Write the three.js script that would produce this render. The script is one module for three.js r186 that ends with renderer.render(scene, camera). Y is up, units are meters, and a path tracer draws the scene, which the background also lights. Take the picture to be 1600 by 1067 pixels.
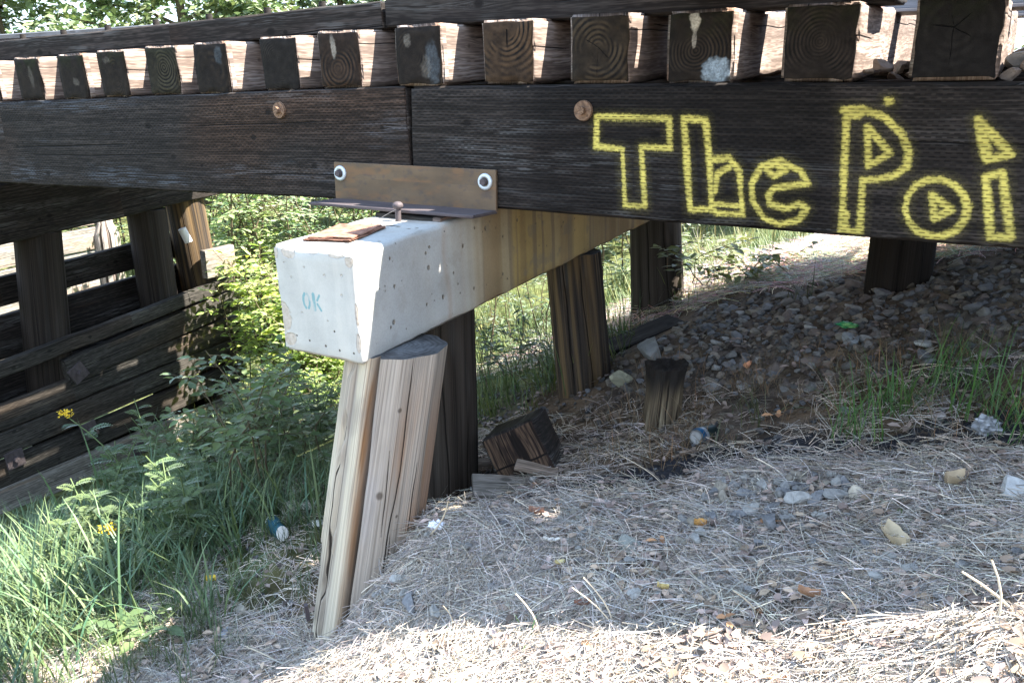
import * as THREE from 'three';
import { mergeGeometries } from 'three/addons/utils/BufferGeometryUtils.js';

// ---------------------------------------------------------------- camera, sky, sun, exposure
const scene = new THREE.Scene();
const camera = new THREE.PerspectiveCamera(44.71, 1024 / 682, 0.05, 500);
camera.position.set(1.849, -0.049, 2.444);
camera.rotation.order = 'YXZ';
camera.rotation.set(-0.2826, 0.528, 0.003);
const renderer = new THREE.WebGLRenderer({ antialias: true });
renderer.setSize(1024, 682);
renderer.toneMapping = THREE.LinearToneMapping;
renderer.toneMappingExposure = 6.3;
const SKY_L = 0.55;
renderer.shadowMap.enabled = true;
const SUN = new THREE.Vector3(0.78, 1, -0.27).normalize();
{ // a hazy summer sky with thin cloud: float equirectangular picture, air and cloud only
  const w = 512, h = 256, d = new Float32Array(w * h * 4);
  for (let y = 0; y < h; y++) for (let x = 0; x < w; x++) {
    const el = ((y + .5) / h - .5) * Math.PI, az = ((x + .5) / w) * Math.PI * 2, up = Math.max(0, Math.sin(el)), t = Math.pow(up, .45);
    let c = [.86 - .48 * t, .96 - .34 * t, 1.07 - .02 * t];
    const cl = .5 + .25 * Math.sin(az * 3 + 4 * up + 1) * Math.sin(az * 5 - 7 * up) + .25 * Math.sin(az * 2 - 3 * up + 2);
    const k = .6 * Math.max(0, cl - .3) * Math.min(1, up * 4);
    c = c.map((v, i) => v + ([1.05, 1.05, 1.04][i] - v) * Math.min(1, k));
    const g = el < 0 ? .45 : 1;
    for (let i = 0; i < 3; i++) d[(y * w + x) * 4 + i] = c[i] * SKY_L * g;
    d[(y * w + x) * 4 + 3] = 1;
  }
  const t = new THREE.DataTexture(d, w, h, THREE.RGBAFormat, THREE.FloatType);
  t.mapping = THREE.EquirectangularReflectionMapping; t.magFilter = t.minFilter = THREE.LinearFilter; t.wrapS = THREE.RepeatWrapping; t.needsUpdate = true;
  scene.background = t; scene.environment = t;
}
const sun = new THREE.DirectionalLight(new THREE.Color(1, 0.94, 0.86), 5);
sun.position.copy(SUN).multiplyScalar(30);
sun.target.position.set(0, -1, 0);
sun.castShadow = true;
sun.shadow.mapSize.set(4096, 4096);
Object.assign(sun.shadow.camera, { left: -12, right: 12, top: 12, bottom: -12, near: 1, far: 80 });
sun.shadow.radius = 1;
sun.name = 'sun';
scene.add(sun); scene.add(sun.target);

// ---------------------------------------------------------------- random numbers, noise
function rngOf(seed) {
  let a = seed >>> 0;
  return () => { a = (a + 0x6d2b79f5) | 0; let t = Math.imul(a ^ (a >>> 15), 1 | a); t = (t + Math.imul(t ^ (t >>> 7), 61 | t)) ^ t; return ((t ^ (t >>> 14)) >>> 0) / 4294967296; };
}
let R = rngOf(7);
const rnd = (a = 1, b) => b === undefined ? R() * a : a + R() * (b - a);
const PERM = new Uint8Array(512), VAL = new Float32Array(256);
{ const r = rngOf(99); for (let i = 0; i < 256; i++) { PERM[i] = i; VAL[i] = r(); }
  for (let i = 255; i > 0; i--) { const j = (r() * (i + 1)) | 0; const t = PERM[i]; PERM[i] = PERM[j]; PERM[j] = t; }
  for (let i = 0; i < 256; i++) PERM[i + 256] = PERM[i]; }
const fade = (t) => t * t * (3 - 2 * t);
function n2(x, y) {
  const X = Math.floor(x), Y = Math.floor(y), fx = fade(x - X), fy = fade(y - Y), i = X & 255, j = Y & 255, i1 = (i + 1) & 255, j1 = (j + 1) & 255;
  const a = VAL[PERM[PERM[i] + j]], b = VAL[PERM[PERM[i1] + j]], c = VAL[PERM[PERM[i] + j1]], d = VAL[PERM[PERM[i1] + j1]];
  return a + (b - a) * fx + (c - a + (a - b - c + d) * fx) * fy;
}
function n3(x, y, z) {
  const Z = Math.floor(z), f = fade(z - Z), o = PERM[Z & 255] * 1.37, p = PERM[(Z + 1) & 255] * 1.37;
  return n2(x + o, y + o * 2.1) * (1 - f) + n2(x + p, y + p * 2.1) * f;
}
function fb2(x, y, o = 4) { let s = 0, a = 0.5, t = 0; for (let i = 0; i < o; i++) { s += a * n2(x, y); t += a; x = x * 2.03 + 17.1; y = y * 2.03 + 9.7; a *= 0.5; } return s / t; }
function fb3(x, y, z, o = 3) { let s = 0, a = 0.5, t = 0; for (let i = 0; i < o; i++) { s += a * n3(x, y, z); t += a; x = x * 2.03 + 7.3; y = y * 2.03 + 3.7; z = z * 2.03 + 5.1; a *= 0.5; } return s / t; }
const clamp = (x, a = 0, b = 1) => x < a ? a : x > b ? b : x;
const sstep = (a, b, x) => { const t = clamp((x - a) / (b - a)); return t * t * (3 - 2 * t); };
const mix = (a, b, t) => a + (b - a) * t;
const mix3 = (a, b, t) => [a[0] + (b[0] - a[0]) * t, a[1] + (b[1] - a[1]) * t, a[2] + (b[2] - a[2]) * t];

// ---------------------------------------------------------------- textures: fn(u, v) -> [r, g, b, height, roughness?] (linear colours)
const toS = (c) => { c = clamp(c); return Math.round(255 * (c <= 0.0031308 ? c * 12.92 : 1.055 * Math.pow(c, 1 / 2.4) - 0.055)); };
function paint(w, h, fn, rep = true) {
  const col = new Uint8Array(w * h * 4), bmp = new Uint8Array(w * h * 4);
  for (let y = 0; y < h; y++) for (let x = 0; x < w; x++) {
    const c = fn((x + 0.5) / w, (y + 0.5) / h), k = (y * w + x) * 4;
    col[k] = toS(c[0]); col[k + 1] = toS(c[1]); col[k + 2] = toS(c[2]); col[k + 3] = 255;
    const b = Math.round(255 * clamp(c[3])); bmp[k] = bmp[k + 1] = bmp[k + 2] = b; bmp[k + 3] = 255;
  }
  const mk = (d, srgb) => { const t = new THREE.DataTexture(d, w, h, THREE.RGBAFormat); t.magFilter = THREE.LinearFilter; t.minFilter = THREE.LinearMipmapLinearFilter; t.generateMipmaps = true; t.wrapS = t.wrapT = rep ? THREE.RepeatWrapping : THREE.ClampToEdgeWrapping; if (srgb) t.colorSpace = THREE.SRGBColorSpace; t.needsUpdate = true; return t; };
  return { map: mk(col, true), bumpMap: mk(bmp, false) };
}
const std = (t, o = {}) => new THREE.MeshPhysicalMaterial({ ...t, bumpScale: 0.004, roughness: 0.88, metalness: 0, specularIntensity: 0.3, ...o });

// distance from a point to a polyline
function lineDist(px, py, L) {
  let m = 1e9;
  for (let i = 0; i + 1 < L.length; i++) {
    const [ax, ay] = L[i], [bx, by] = L[i + 1], dx = bx - ax, dy = by - ay, t = clamp(((px - ax) * dx + (py - ay) * dy) / (dx * dx + dy * dy + 1e-12));
    const ex = px - ax - dx * t, ey = py - ay - dy * t, d = ex * ex + ey * ey; if (d < m) m = d;
  }
  return Math.sqrt(m);
}

// wood along u.  W, H metres; o: dark, light, incised, knots, cracks, seed
function wood(w, h, W, H, o) {
  const r = rngOf(o.seed), knots = [], cracks = [];
  for (let i = 0; i < (o.knots ?? 6); i++) knots.push([r() * W, (0.12 + 0.76 * r()) * H, 0.006 + 0.012 * r()]);
  for (let i = 0; i < (o.cracks ?? 4); i++) { const x0 = r() * W * 0.8, y0 = (0.15 + 0.7 * r()) * H; cracks.push([x0, x0 + 0.25 + r() * 0.8, y0, 0.0008 + 0.0014 * r(), r() * 50]); }
  const s = o.seed * 3.17;
  return paint(w, h, (u, v) => {
    let x = u * W, y = v * H, ky = 0, kd = 0, km = 0;
    for (const [kx, kyy, kr] of knots) {
      const dx = (x - kx) / 2.6, dy = y - kyy, d = Math.sqrt(dx * dx + dy * dy);
      if (d < kr * 7) { const f = Math.exp(-d / (kr * 1.7)); ky += (dy > 0 ? 1 : -1) * f * kr * 1.5; const q = Math.sqrt((x - kx) * (x - kx) * 0.55 + dy * dy); km = Math.max(km, 1 - sstep(kr * 0.6, kr * 1.3, q)); kd += f * (0.5 + 0.5 * Math.sin(q * 900)); }
    }
    const yy = y - ky + 0.012 * (fb2(x * 1.6 + s, y * 4 + s, 3) - 0.5);
    const g1 = fb2(x * 2.2 + s, yy * 150 + s, 3), g2 = n2(x * 9 + s, yy * 520 + s), g3 = fb2(x * 1.1 + s * 2, y * 7 + s, 4), g4 = n2(x * 34 + s, yy * 300);
    let t = 0.45 * g1 + 0.25 * g2 + 0.3 * g4;
    let c = mix3(o.dark, o.light, clamp(sstep(0.35, 0.82, t) * 0.75 * (0.4 + 1.2 * g3)));
    const weather = sstep(0.52, 0.75, fb2(x * 1.3 + 40 + s, y * 9 + s, 4)) * sstep(0.5, 0.75, n2(x * 14 + s, yy * 420));
    c = mix3(c, o.pale ?? o.light, weather * (o.weather ?? 0.5));
    const brown = sstep(0.5, 0.72, fb2(x * 0.9 + 11 + s, y * 2.2 + 5 + s, 3));
    c = mix3(c, [c[0] * 1.5, c[1] * 1.1, c[2] * 0.85], brown * (o.brown ?? 0.6));
    let hgt = 0.62 + 0.22 * (t - 0.5);
    c = mix3(c, o.dark.map((q) => q * 0.55), clamp(km * 0.75 + kd * 0.15)); hgt -= km * 0.12;
    if (o.incised) {
      const row = Math.floor(y / 0.0098), ry = y / 0.0098 - row, off = (row & 1) * 0.5 + 0.12 * (VAL[row & 255] - 0.5), cell = x / 0.026 + off, rx = cell - Math.floor(cell);
      const d = (1 - sstep(0.1, 0.22, Math.abs(ry - 0.5))) * (1 - sstep(0.24, 0.34, Math.abs(rx - 0.5))) * (0.45 + 0.55 * n2(x * 7 + s, y * 12));
      c = mix3(c, o.dark.map((q) => q * 0.35), d * 0.8); hgt -= d * 0.3; c[3] = d;
    }
    const dash = c[3] ?? 0; c = c.slice(0, 3);
    for (const [x0, x1, y0, wd, ps] of cracks) {
      if (x < x0 || x > x1) continue;
      const yc = y0 + 0.02 * (fb2(x * 2.5 + ps, ps, 3) - 0.5) + (x - x0) * 0.012, e = Math.min(1, (x - x0) / 0.06, (x1 - x) / 0.06);
      const d = 1 - sstep(wd * e * 0.6, wd * e * 1.6 + 0.0004, Math.abs(y - yc));
      c = mix3(c, [0.004, 0.0035, 0.003], d); hgt -= d * 0.5;
    }
    if (o.extra) { const q = o.extra(x, y, dash, c, t); if (q) { c = q; } }
    return [c[0], c[1], c[2], hgt];
  });
}

// ---------------------------------------------------------------- geometry helpers
function gather() { return { p: [], n: [], u: [], c: [], i: [], g: [] }; }
function finish(b, smooth) {
  const g = new THREE.BufferGeometry();
  g.setAttribute('position', new THREE.Float32BufferAttribute(b.p, 3));
  if (b.u.length) g.setAttribute('uv', new THREE.Float32BufferAttribute(b.u, 2));
  if (b.c.length) g.setAttribute('color', new THREE.Float32BufferAttribute(b.c, 3));
  g.setIndex(b.i);
  for (const q of b.g) g.addGroup(...q);
  g.computeVertexNormals();
  if (smooth) {                                    // share normals between vertices at one place
    const N = g.attributes.normal, P = g.attributes.position, m = new Map();
    const key = (k) => Math.round(P.getX(k) * 2e4) + '_' + Math.round(P.getY(k) * 2e4) + '_' + Math.round(P.getZ(k) * 2e4);
    for (let k = 0; k < P.count; k++) { const s = key(k); const a = m.get(s) ?? [0, 0, 0]; a[0] += N.getX(k); a[1] += N.getY(k); a[2] += N.getZ(k); m.set(s, a); }
    for (let k = 0; k < P.count; k++) { const a = m.get(key(k)), l = Math.hypot(...a) || 1; N.setXYZ(k, a[0] / l, a[1] / l, a[2] / l); }
  }
  return g;
}
// a squared timber, chamfered and slightly uneven; axis = 0 / 2 (grain along x / z) or 1; uv in metres / (W, H); ends are group 1
function beam(size, o = {}) {
  const axis = o.axis ?? 0, r = o.r ?? 0.006, amp = o.amp ?? 0.002, W = o.W ?? 1, H = o.H ?? 1, u0 = o.u0 ?? 0, v0 = o.v0 ?? 0, sd = o.seed ?? 0, fr = o.freq ?? 6;
  const h = size.map((s) => s / 2), cuts = h.map((q, a) => { const n = Math.max(1, Math.round((q * 2) / (o.cell?.[a] ?? (a === axis ? 0.15 : 0.07)))); const L = [-q]; for (let k = 0; k <= n; k++) L.push(-q + r + ((q - r) * 2 * k) / n); L.push(q); return L; });
  const b = gather(); let start = 0;
  const sides = [], ends = [];
  for (let n = 0; n < 3; n++) for (const s of [-1, 1]) (n === axis ? ends : sides).push([n, s]);
  const face = ([n, s]) => {
    const a = (n + 1) % 3, c = (n + 2) % 3, A = cuts[a], C = cuts[c], base = b.p.length / 3;
    for (let j = 0; j < C.length; j++) for (let i = 0; i < A.length; i++) {
      const p = [0, 0, 0]; p[n] = s * h[n]; p[a] = A[i]; p[c] = C[j];
      const q = p.map((v, k) => clamp(v, -(h[k] - r), h[k] - r)), d = p.map((v, k) => v - q[k]), l = Math.hypot(...d) || 1;
      const w = p.map((v, k) => q[k] + (d[k] / l) * r);
      const edge = d.filter((v) => Math.abs(v) > 1e-6).length > 1 ? 1 : 0;
      const nx = [n3(w[0] * fr + sd, w[1] * fr, w[2] * fr) - 0.5, n3(w[0] * fr, w[1] * fr + sd + 31, w[2] * fr) - 0.5, n3(w[0] * fr, w[1] * fr, w[2] * fr + sd + 67) - 0.5];
      const chip = edge * (o.chip ?? 0) * Math.pow(n3(w[0] * 23 + sd, w[1] * 23 + 5, w[2] * 23), 2);
      for (let k = 0; k < 3; k++) w[k] += nx[k] * amp * 2 - Math.sign(d[k]) * (edge && Math.abs(d[k]) > 1e-6 ? chip : 0);
      if (o.bend) o.bend(w);
      b.p.push(...w);
      if (n === axis) b.u.push((p[axis === 0 ? 2 : 0] / (h[axis === 0 ? 2 : 0] * 2)) * (axis === 0 ? -s : s) + 0.5, p[axis === 1 ? 2 : 1] / (h[axis === 1 ? 2 : 1] * 2) + 0.5);
      else { const cross = n === a ? 0 : (axis === a ? p[c] : p[a]), al = p[axis]; b.u.push((al + h[axis]) / W + u0 + (o.uvar ?? 0) * n, (cross + h[axis === a ? c : a]) / H + v0 + (n + s) * 0.137 * (o.spread ?? 1)); }
    }
    for (let j = 0; j + 1 < C.length; j++) for (let i = 0; i + 1 < A.length; i++) {
      const k = base + j * A.length + i, m = k + A.length;
      if (s > 0) b.i.push(k, k + 1, m + 1, k, m + 1, m); else b.i.push(k, m + 1, k + 1, k, m, m + 1);
    }
  };
  sides.forEach((f) => { b.front0 = b.i.length; face(f); }); b.g.push([0, b.i.length, 0]); if (o.front) { b.g = [[0, b.front0, 0], [b.front0, b.i.length - b.front0, 2]]; } start = b.i.length; ends.forEach(face); b.g.push([start, b.i.length - start, o.oneMat ? 0 : 1]);
  if (o.oneMat) b.g = [];
  return finish(b, true);
}
// round pile from bottom B to top T; rad(t, th) gives the radius
function pile(B, T, rad, o = {}) {
  const nt = o.nt ?? 72, ny = o.ny ?? 60, b = gather();
  for (let j = 0; j <= ny; j++) { const t = j / ny; for (let i = 0; i <= nt; i++) { const th = (i / nt) * Math.PI * 2, r = rad(t, i === nt ? 0 : th); b.p.push(mix(B[0], T[0], t) + Math.cos(th) * r, mix(B[1], T[1], t), mix(B[2], T[2], t) + Math.sin(th) * r); b.u.push(i / nt, t); } }
  for (let j = 0; j < ny; j++) for (let i = 0; i < nt; i++) { const k = j * (nt + 1) + i, m = k + nt + 1; b.i.push(k, m, k + 1, k + 1, m, m + 1); }
  const body = finish(b);
  { const N = body.attributes.normal; for (let j = 0; j <= ny; j++) { const k = j * (nt + 1), m = k + nt; const v = [N.getX(k) + N.getX(m), N.getY(k) + N.getY(m), N.getZ(k) + N.getZ(m)], l = Math.hypot(...v); N.setXYZ(k, v[0] / l, v[1] / l, v[2] / l); N.setXYZ(m, v[0] / l, v[1] / l, v[2] / l); } }
  const c = gather();
  for (let q = 0; q <= 6; q++) for (let i = 0; i <= nt; i++) { const th = (i / nt) * Math.PI * 2, f = q / 6, r = rad(1, i === nt ? 0 : th) * f; c.p.push(T[0] + Math.cos(th) * r, T[1] + (o.topNoise ?? 0.003) * (fb2(Math.cos(th) * r * 30 + 5, Math.sin(th) * r * 30, 3) - 0.5) * (q === 6 ? 0 : 1), T[2] + Math.sin(th) * r); c.u.push(0.5 + 0.5 * f * Math.cos(th), 0.5 + 0.5 * f * Math.sin(th)); }
  for (let q = 0; q < 6; q++) for (let i = 0; i < nt; i++) { const k = q * (nt + 1) + i, m = k + nt + 1; c.i.push(k, k + 1, m, k + 1, m + 1, m); }
  return { body, top: finish(c) };
}
function tube(points, r0, r1, sides = 6) {
  const b = gather(), P = points.map((p) => new THREE.Vector3(...p)), n = P.length;
  for (let j = 0; j < n; j++) {
    const d = P[Math.min(n - 1, j + 1)].clone().sub(P[Math.max(0, j - 1)]).normalize(), a = new THREE.Vector3(0.3, 0.2, 1).cross(d).normalize(), c = d.clone().cross(a), r = mix(r0, r1, j / (n - 1));
    for (let i = 0; i <= sides; i++) { const t = (i / sides) * Math.PI * 2; b.p.push(P[j].x + (a.x * Math.cos(t) + c.x * Math.sin(t)) * r, P[j].y + (a.y * Math.cos(t) + c.y * Math.sin(t)) * r, P[j].z + (a.z * Math.cos(t) + c.z * Math.sin(t)) * r); b.u.push(i / sides, j / (n - 1)); }
  }
  for (let j = 0; j + 1 < n; j++) for (let i = 0; i < sides; i++) { const k = j * (sides + 1) + i, m = k + sides + 1; b.i.push(k, k + 1, m, k + 1, m + 1, m); }
  return finish(b);
}
const used = new Map();
function numbered(n) { const k = used.get(n) ?? 0; used.set(n, k + 1); return k ? n + '_' + String(k).padStart(3, '0') : n; }
function tag(o, label, category, group, kind) { o.userData = { ...(label && { label }), ...(category && { category }), ...(group && { group }), ...(kind && { kind }) }; return o; }
function mesh(name, g, m, parent = scene, pos) { const o = new THREE.Mesh(g, m); o.name = numbered(name); o.castShadow = o.receiveShadow = true; if (pos) o.position.set(...pos); parent.add(o); return o; }
function thing(name, label, category, pos = [0, 0, 0], group) { const o = new THREE.Group(); o.name = numbered(name); o.position.set(...pos); scene.add(o); return tag(o, label, category, group); }

// ---------------------------------------------------------------- the lie of the land (control points x, z, y)
const CP = [[.2, .83, -1.76], [.42, .66, -1.42], [.88, .76, -1.41], [1.38, .72, -1.26], [1.74, .70, -1.15], [2.03, .65, -1.0],
  [.12, .68, -1.8], [.40, .5, -1.34], [1.56, .9, -1.24], [.11, 1.0, -1.8], [2.0, .96, -1.0], [1.0, .95, -1.43], [1.85, 2.44, -1.3], [1, 2, -1.5], [0, 2, -1.86], [3, 1.5, -.7], [3, 2.5, -.9],
  [1.12, -.08, -1.25], [2.0, -.2, -1.0], [1.57, -.32, -1.1], [1.9, -.46, -.96], [1.59, -.85, -.95], [1.98, -1.1, -.8], [1.5, -1.75, -.87], [1.37, -1.18, -.98], [.8, -.5, -1.3], [.47, -.87, -1.29], [.22, -1.05, -1.38], [.45, -1.26, -1.22],
  [.34, -2.5, -1.2], [1.08, -2.49, -.98], [0, -2.35, -1.36], [.37, -.1, -1.46], [.1, -.1, -1.6], [1.03, -.35, -1.24],
  [1, -3.5, -.95], [2, -3.5, -.75], [2, -6, -.85], [0, -4, -1.3], [-1, -4, -1.9], [-2.5, -4, -2.5], [.5, -7, -1.35], [4, -5, -.3], [3, -1.5, -.35], [2.5, -2.2, -.55], [4, 0, -.5],
  [-.41, .4, -1.72], [-.88, 1.0, -1.93], [-.77, 1.3, -1.92], [-1.1, .23, -1.87], [-.7, .2, -1.76], [-2.05, .1, -2.2], [-.3, -1, -1.66], [-.5, -2.2, -1.68], [-1.5, -1, -2.05], [-2.7, -1, -2.5], [-4.3, -.6, -3.05], [-4.3, -2.3, -3.0], [-4.5, 1.5, -2.9], [-2.5, 2, -2.4], [-1.5, 2.5, -2.1], [-6, 0, -3.2], [-6, -4, -3.1], [-3, -7, -2.8], [-8, -8, -3.2], [6, 3, -.4], [6, -8, -.4], [0, 5, -1.9], [-6, 5, -2.8]];
const RBF = (() => {
  const n = CP.length, N = n + 3, A = Array.from({ length: N }, () => new Float64Array(N + 1));
  for (let i = 0; i < n; i++) { for (let j = 0; j < n; j++) A[i][j] = Math.hypot(CP[i][0] - CP[j][0], CP[i][1] - CP[j][1]); A[i][i] = -0.03; A[i][n] = A[n][i] = 1; A[i][n + 1] = A[n + 1][i] = CP[i][0]; A[i][n + 2] = A[n + 2][i] = CP[i][1]; A[i][N] = CP[i][2]; }
  for (let k = 0; k < N; k++) { let m = k; for (let i = k + 1; i < N; i++) if (Math.abs(A[i][k]) > Math.abs(A[m][k])) m = i; [A[k], A[m]] = [A[m], A[k]]; for (let i = k + 1; i < N; i++) { const f = A[i][k] / A[k][k]; if (f) for (let j = k; j <= N; j++) A[i][j] -= f * A[k][j]; } }
  const w = new Float64Array(N); for (let k = N - 1; k >= 0; k--) { let s = A[k][N]; for (let j = k + 1; j < N; j++) s -= A[k][j] * w[j]; w[k] = s / A[k][k]; }
  return w;
})();
function landBase(x, z) { const n = CP.length; let s = RBF[n] + RBF[n + 1] * x + RBF[n + 2] * z; for (let i = 0; i < n; i++) s += RBF[i] * Math.hypot(x - CP[i][0], z - CP[i][1]); return s; }
function land(x, z) {
  const d = Math.hypot(x, z + 1), f = sstep(6, 16, d);
  let y = f < 1 ? landBase(x, z) : 0;
  const far = -2.0 + clamp(x, -30, 30) * 0.03 + 0.8 * (fb2(x * 0.05 + 3, z * 0.05, 3) - 0.5);
  y = mix(y, far, f);
  return y + 0.05 * (fb2(x * 3.1 + 8, z * 3.1, 4) - 0.5) + 0.016 * (fb2(x * 17, z * 17 + 3, 2) - 0.5);
}
const landN = (x, z) => { const e = 0.02; return new THREE.Vector3(land(x - e, z) - land(x + e, z), 2 * e, land(x, z - e) - land(x, z + e)).normalize(); };
// where the pale straw bank begins (z of its upper edge)
function crestZ(x) { return x < .45 ? mix(.75, .42, sstep(.2, .45, x)) : x < 1.12 ? mix(.42, -.04, (x - .45) / .67) : x < 2 ? mix(-.04, -.14, (x - 1.12) / .88) : -.14; }
const strawness = (x, z) => sstep(-.12, .1, z - crestZ(x) + 0.16 * (fb2(x * 5, z * 5, 3) - 0.5)) * sstep(-.75, -.35, x + .25 * (fb2(x * 3 + 9, z * 3, 2) - .5) + .25 * sstep(.6, 1.3, z));
const wetness = (x, z) => Math.exp(-Math.pow((z - crestZ(x) + .13 + .1 * (fb2(x * 6, 3, 2) - .5)) / .085, 2)) * sstep(.5, .75, x) * sstep(.2, .4, fb2(x * 3 + 4, z * 3, 2));
const gravelness = (x, z) => sstep(.15, .9, x - .25 * Math.min(0, z + 1)) * sstep(-2.35, -1.7, z) * (1 - sstep(-.95, -.55, z + .25 * (fb2(x * 4, z * 4, 2) - .5))) * sstep(.25, .6, x + .3 * (z + 1.6) * .5);

{ // ground: one sheet to the horizon
  const axis = (a, b, st) => { const L = []; for (let q = a; q <= b + 1e-6; q += st) L.push(q); let s = st * 1.25, q = a; const lo = []; while (q > -150) { q -= s; s *= 1.22; lo.push(q); } s = st * 1.25; q = b; while (q < 150) { q += s; s *= 1.22; L.push(q); } return lo.reverse().concat(L); };
  const X = axis(-2.4, 2.7, 0.025), Z = axis(-3.2, 1.6, 0.025), b = gather();
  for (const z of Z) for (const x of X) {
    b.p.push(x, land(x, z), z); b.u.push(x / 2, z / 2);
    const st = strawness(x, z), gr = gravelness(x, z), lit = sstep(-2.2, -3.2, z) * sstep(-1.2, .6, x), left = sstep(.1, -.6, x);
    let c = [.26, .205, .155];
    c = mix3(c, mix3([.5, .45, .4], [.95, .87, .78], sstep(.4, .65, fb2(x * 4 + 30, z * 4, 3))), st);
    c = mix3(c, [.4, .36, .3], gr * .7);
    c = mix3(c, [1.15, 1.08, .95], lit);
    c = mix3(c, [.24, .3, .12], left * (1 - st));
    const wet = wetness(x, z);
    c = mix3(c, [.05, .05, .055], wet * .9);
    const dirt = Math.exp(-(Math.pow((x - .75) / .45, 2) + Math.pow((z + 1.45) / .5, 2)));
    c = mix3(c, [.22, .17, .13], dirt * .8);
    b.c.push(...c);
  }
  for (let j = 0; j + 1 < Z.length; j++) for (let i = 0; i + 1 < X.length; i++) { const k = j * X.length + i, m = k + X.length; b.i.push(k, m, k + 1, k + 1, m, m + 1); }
  const t = paint(1024, 1024, (u, v) => {
    const P = 32, x = u * P, y = v * P, w = (f) => { // tiles by blending
      const a = f(x, y), bb = f(x - P, y), s = sstep(.8, 1, u), c1 = mix(a, bb, s), a2 = f(x, y - P), b2 = f(x - P, y - P), c2 = mix(a2, b2, s); return mix(c1, c2, sstep(.8, 1, v)); };
    const g = w((a, q) => fb2(a, q, 5)), f2 = w((a, q) => n2(a * 9, q * 9)), p = w((a, q) => fb2(a * .35 + 50, q * .35, 3));
    const k = .16 + .3 * sstep(.3, .75, g) + .14 * f2;
    const c = mix3([k * .95, k * .84, k * .7], [k * .8, k * .78, k * .78], sstep(.4, .65, p));
    return [c[0], c[1], c[2], .3 + .5 * g + .2 * f2];
  });
  tag(mesh('ground', finish(b), std(t, { vertexColors: true, roughness: 1, bumpScale: 0.02 })), 'sloping bank of soil and dry straw below the bridge', null, null, 'structure');
}

// ---------------------------------------------------------------- timber materials
const CANT = 0.062;
const GRAF = [
  [[0.724, -0.098], [0.962, -0.101], [0.969, -0.186], [0.877, -0.185], [0.900, -0.362], [0.834, -0.364], [0.816, -0.194], [0.727, -0.187], [0.724, -0.098]],
  [[1.007, -0.100], [1.073, -0.103], [1.095, -0.215], [1.153, -0.208], [1.187, -0.244], [1.207, -0.367], [1.131, -0.368], [1.110, -0.356], [1.046, -0.364], [1.007, -0.100]],
  [[1.095, -0.215], [1.113, -0.360]], [[1.120, -0.307], [1.122, -0.255], [1.155, -0.235]], [[1.119, -0.341], [1.197, -0.343]],
  [[1.378, -0.269], [1.355, -0.235], [1.296, -0.210], [1.249, -0.227], [1.226, -0.277], [1.233, -0.326], [1.268, -0.373], [1.312, -0.389], [1.365, -0.370], [1.381, -0.338], [1.361, -0.327], [1.326, -0.342], [1.283, -0.332], [1.275, -0.305], [1.291, -0.286], [1.378, -0.269]],
  [[1.262, -0.233], [1.285, -0.219], [1.316, -0.236], [1.288, -0.253], [1.262, -0.233]],
  [[1.491, -0.084], [1.508, -0.071], [1.557, -0.087], [1.604, -0.130], [1.625, -0.173], [1.625, -0.212], [1.597, -0.238], [1.555, -0.249], [1.518, -0.254], [1.527, -0.390], [1.480, -0.399], [1.469, -0.236], [1.462, -0.084], [1.491, -0.084]],
  [[1.452, -0.071], [1.502, -0.067]], [[1.518, -0.115], [1.579, -0.180], [1.530, -0.216], [1.518, -0.115]], [[1.487, -0.347], [1.484, -0.374], [1.499, -0.394]], [[1.559, -0.045], [1.569, -0.050]], [[1.561, -0.050], [1.566, -0.044]],
  [[1.779, -0.309], [1.776, -0.342], [1.760, -0.369], [1.732, -0.386], [1.700, -0.388], [1.668, -0.376], [1.644, -0.351], [1.632, -0.319], [1.636, -0.286], [1.653, -0.259], [1.681, -0.243], [1.713, -0.241], [1.744, -0.254], [1.767, -0.278], [1.779, -0.309]],
  [[1.693, -0.281], [1.741, -0.316], [1.706, -0.342], [1.693, -0.281]], [[1.775, -0.090], [1.857, -0.174], [1.806, -0.189], [1.775, -0.090]], [[1.784, -0.105], [1.810, -0.183]], [[1.809, -0.230], [1.845, -0.219], [1.885, -0.377], [1.841, -0.380], [1.809, -0.230]]];
const GBOX = GRAF.map((L) => [Math.min(...L.map((p) => p[0])) - .03, Math.max(...L.map((p) => p[0])) + .03, Math.min(...L.map((p) => p[1])) - .03, Math.max(...L.map((p) => p[1])) + .03]);
const DARK = { dark: [.012, .0102, .0088], light: [.058, .048, .042], pale: [.12, .12, .118], weather: .6, brown: .9 };
const SH = 0.406;
const texStringerR = wood(2048, 280, 3.2, SH, { ...DARK, seed: 3, incised: true, knots: 9, cracks: 3, extra: (x, y, dash, c, t) => {
  const X = x + 0.004, Y = y - SH; let d = 1;
  for (let k = 0; k < GRAF.length; k++) { const q = GBOX[k]; if (X > q[0] && X < q[1] && Y > q[2] && Y < q[3]) d = Math.min(d, lineDist(X, Y, GRAF[k])); }
  const damp = sstep(.4, .75, fb2(x * 3 + 60, y * .7, 3)) * .5; c = c.map((q) => q * (1 - damp));
  if (d > .03) return c;
  const w = .0074 + .0045 * (fb2(x * 11, y * 11, 2) - .5), op = .62 + .5 * fb2(x * 16 + 4, y * 16, 3);
  let m = (1 - sstep(w * .45, w * 1.9, d + .005 * (n2(x * 260, y * 260) - .5))) * Math.min(1, op); m = Math.max(m * .95, .3 * Math.exp(-d / .01) * n2(x * 400, y * 400));
  m *= 1 - dash * .75; m *= .55 + .55 * sstep(.25, .6, t);
  return mix3(c, [.6, .51, .12], clamp(m));
} });
const texStringerL = wood(2048, 326, 2.56, SH, { ...DARK, pale: [.085, .095, .11], seed: 8, incised: true, knots: 12, cracks: 4 });
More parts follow.
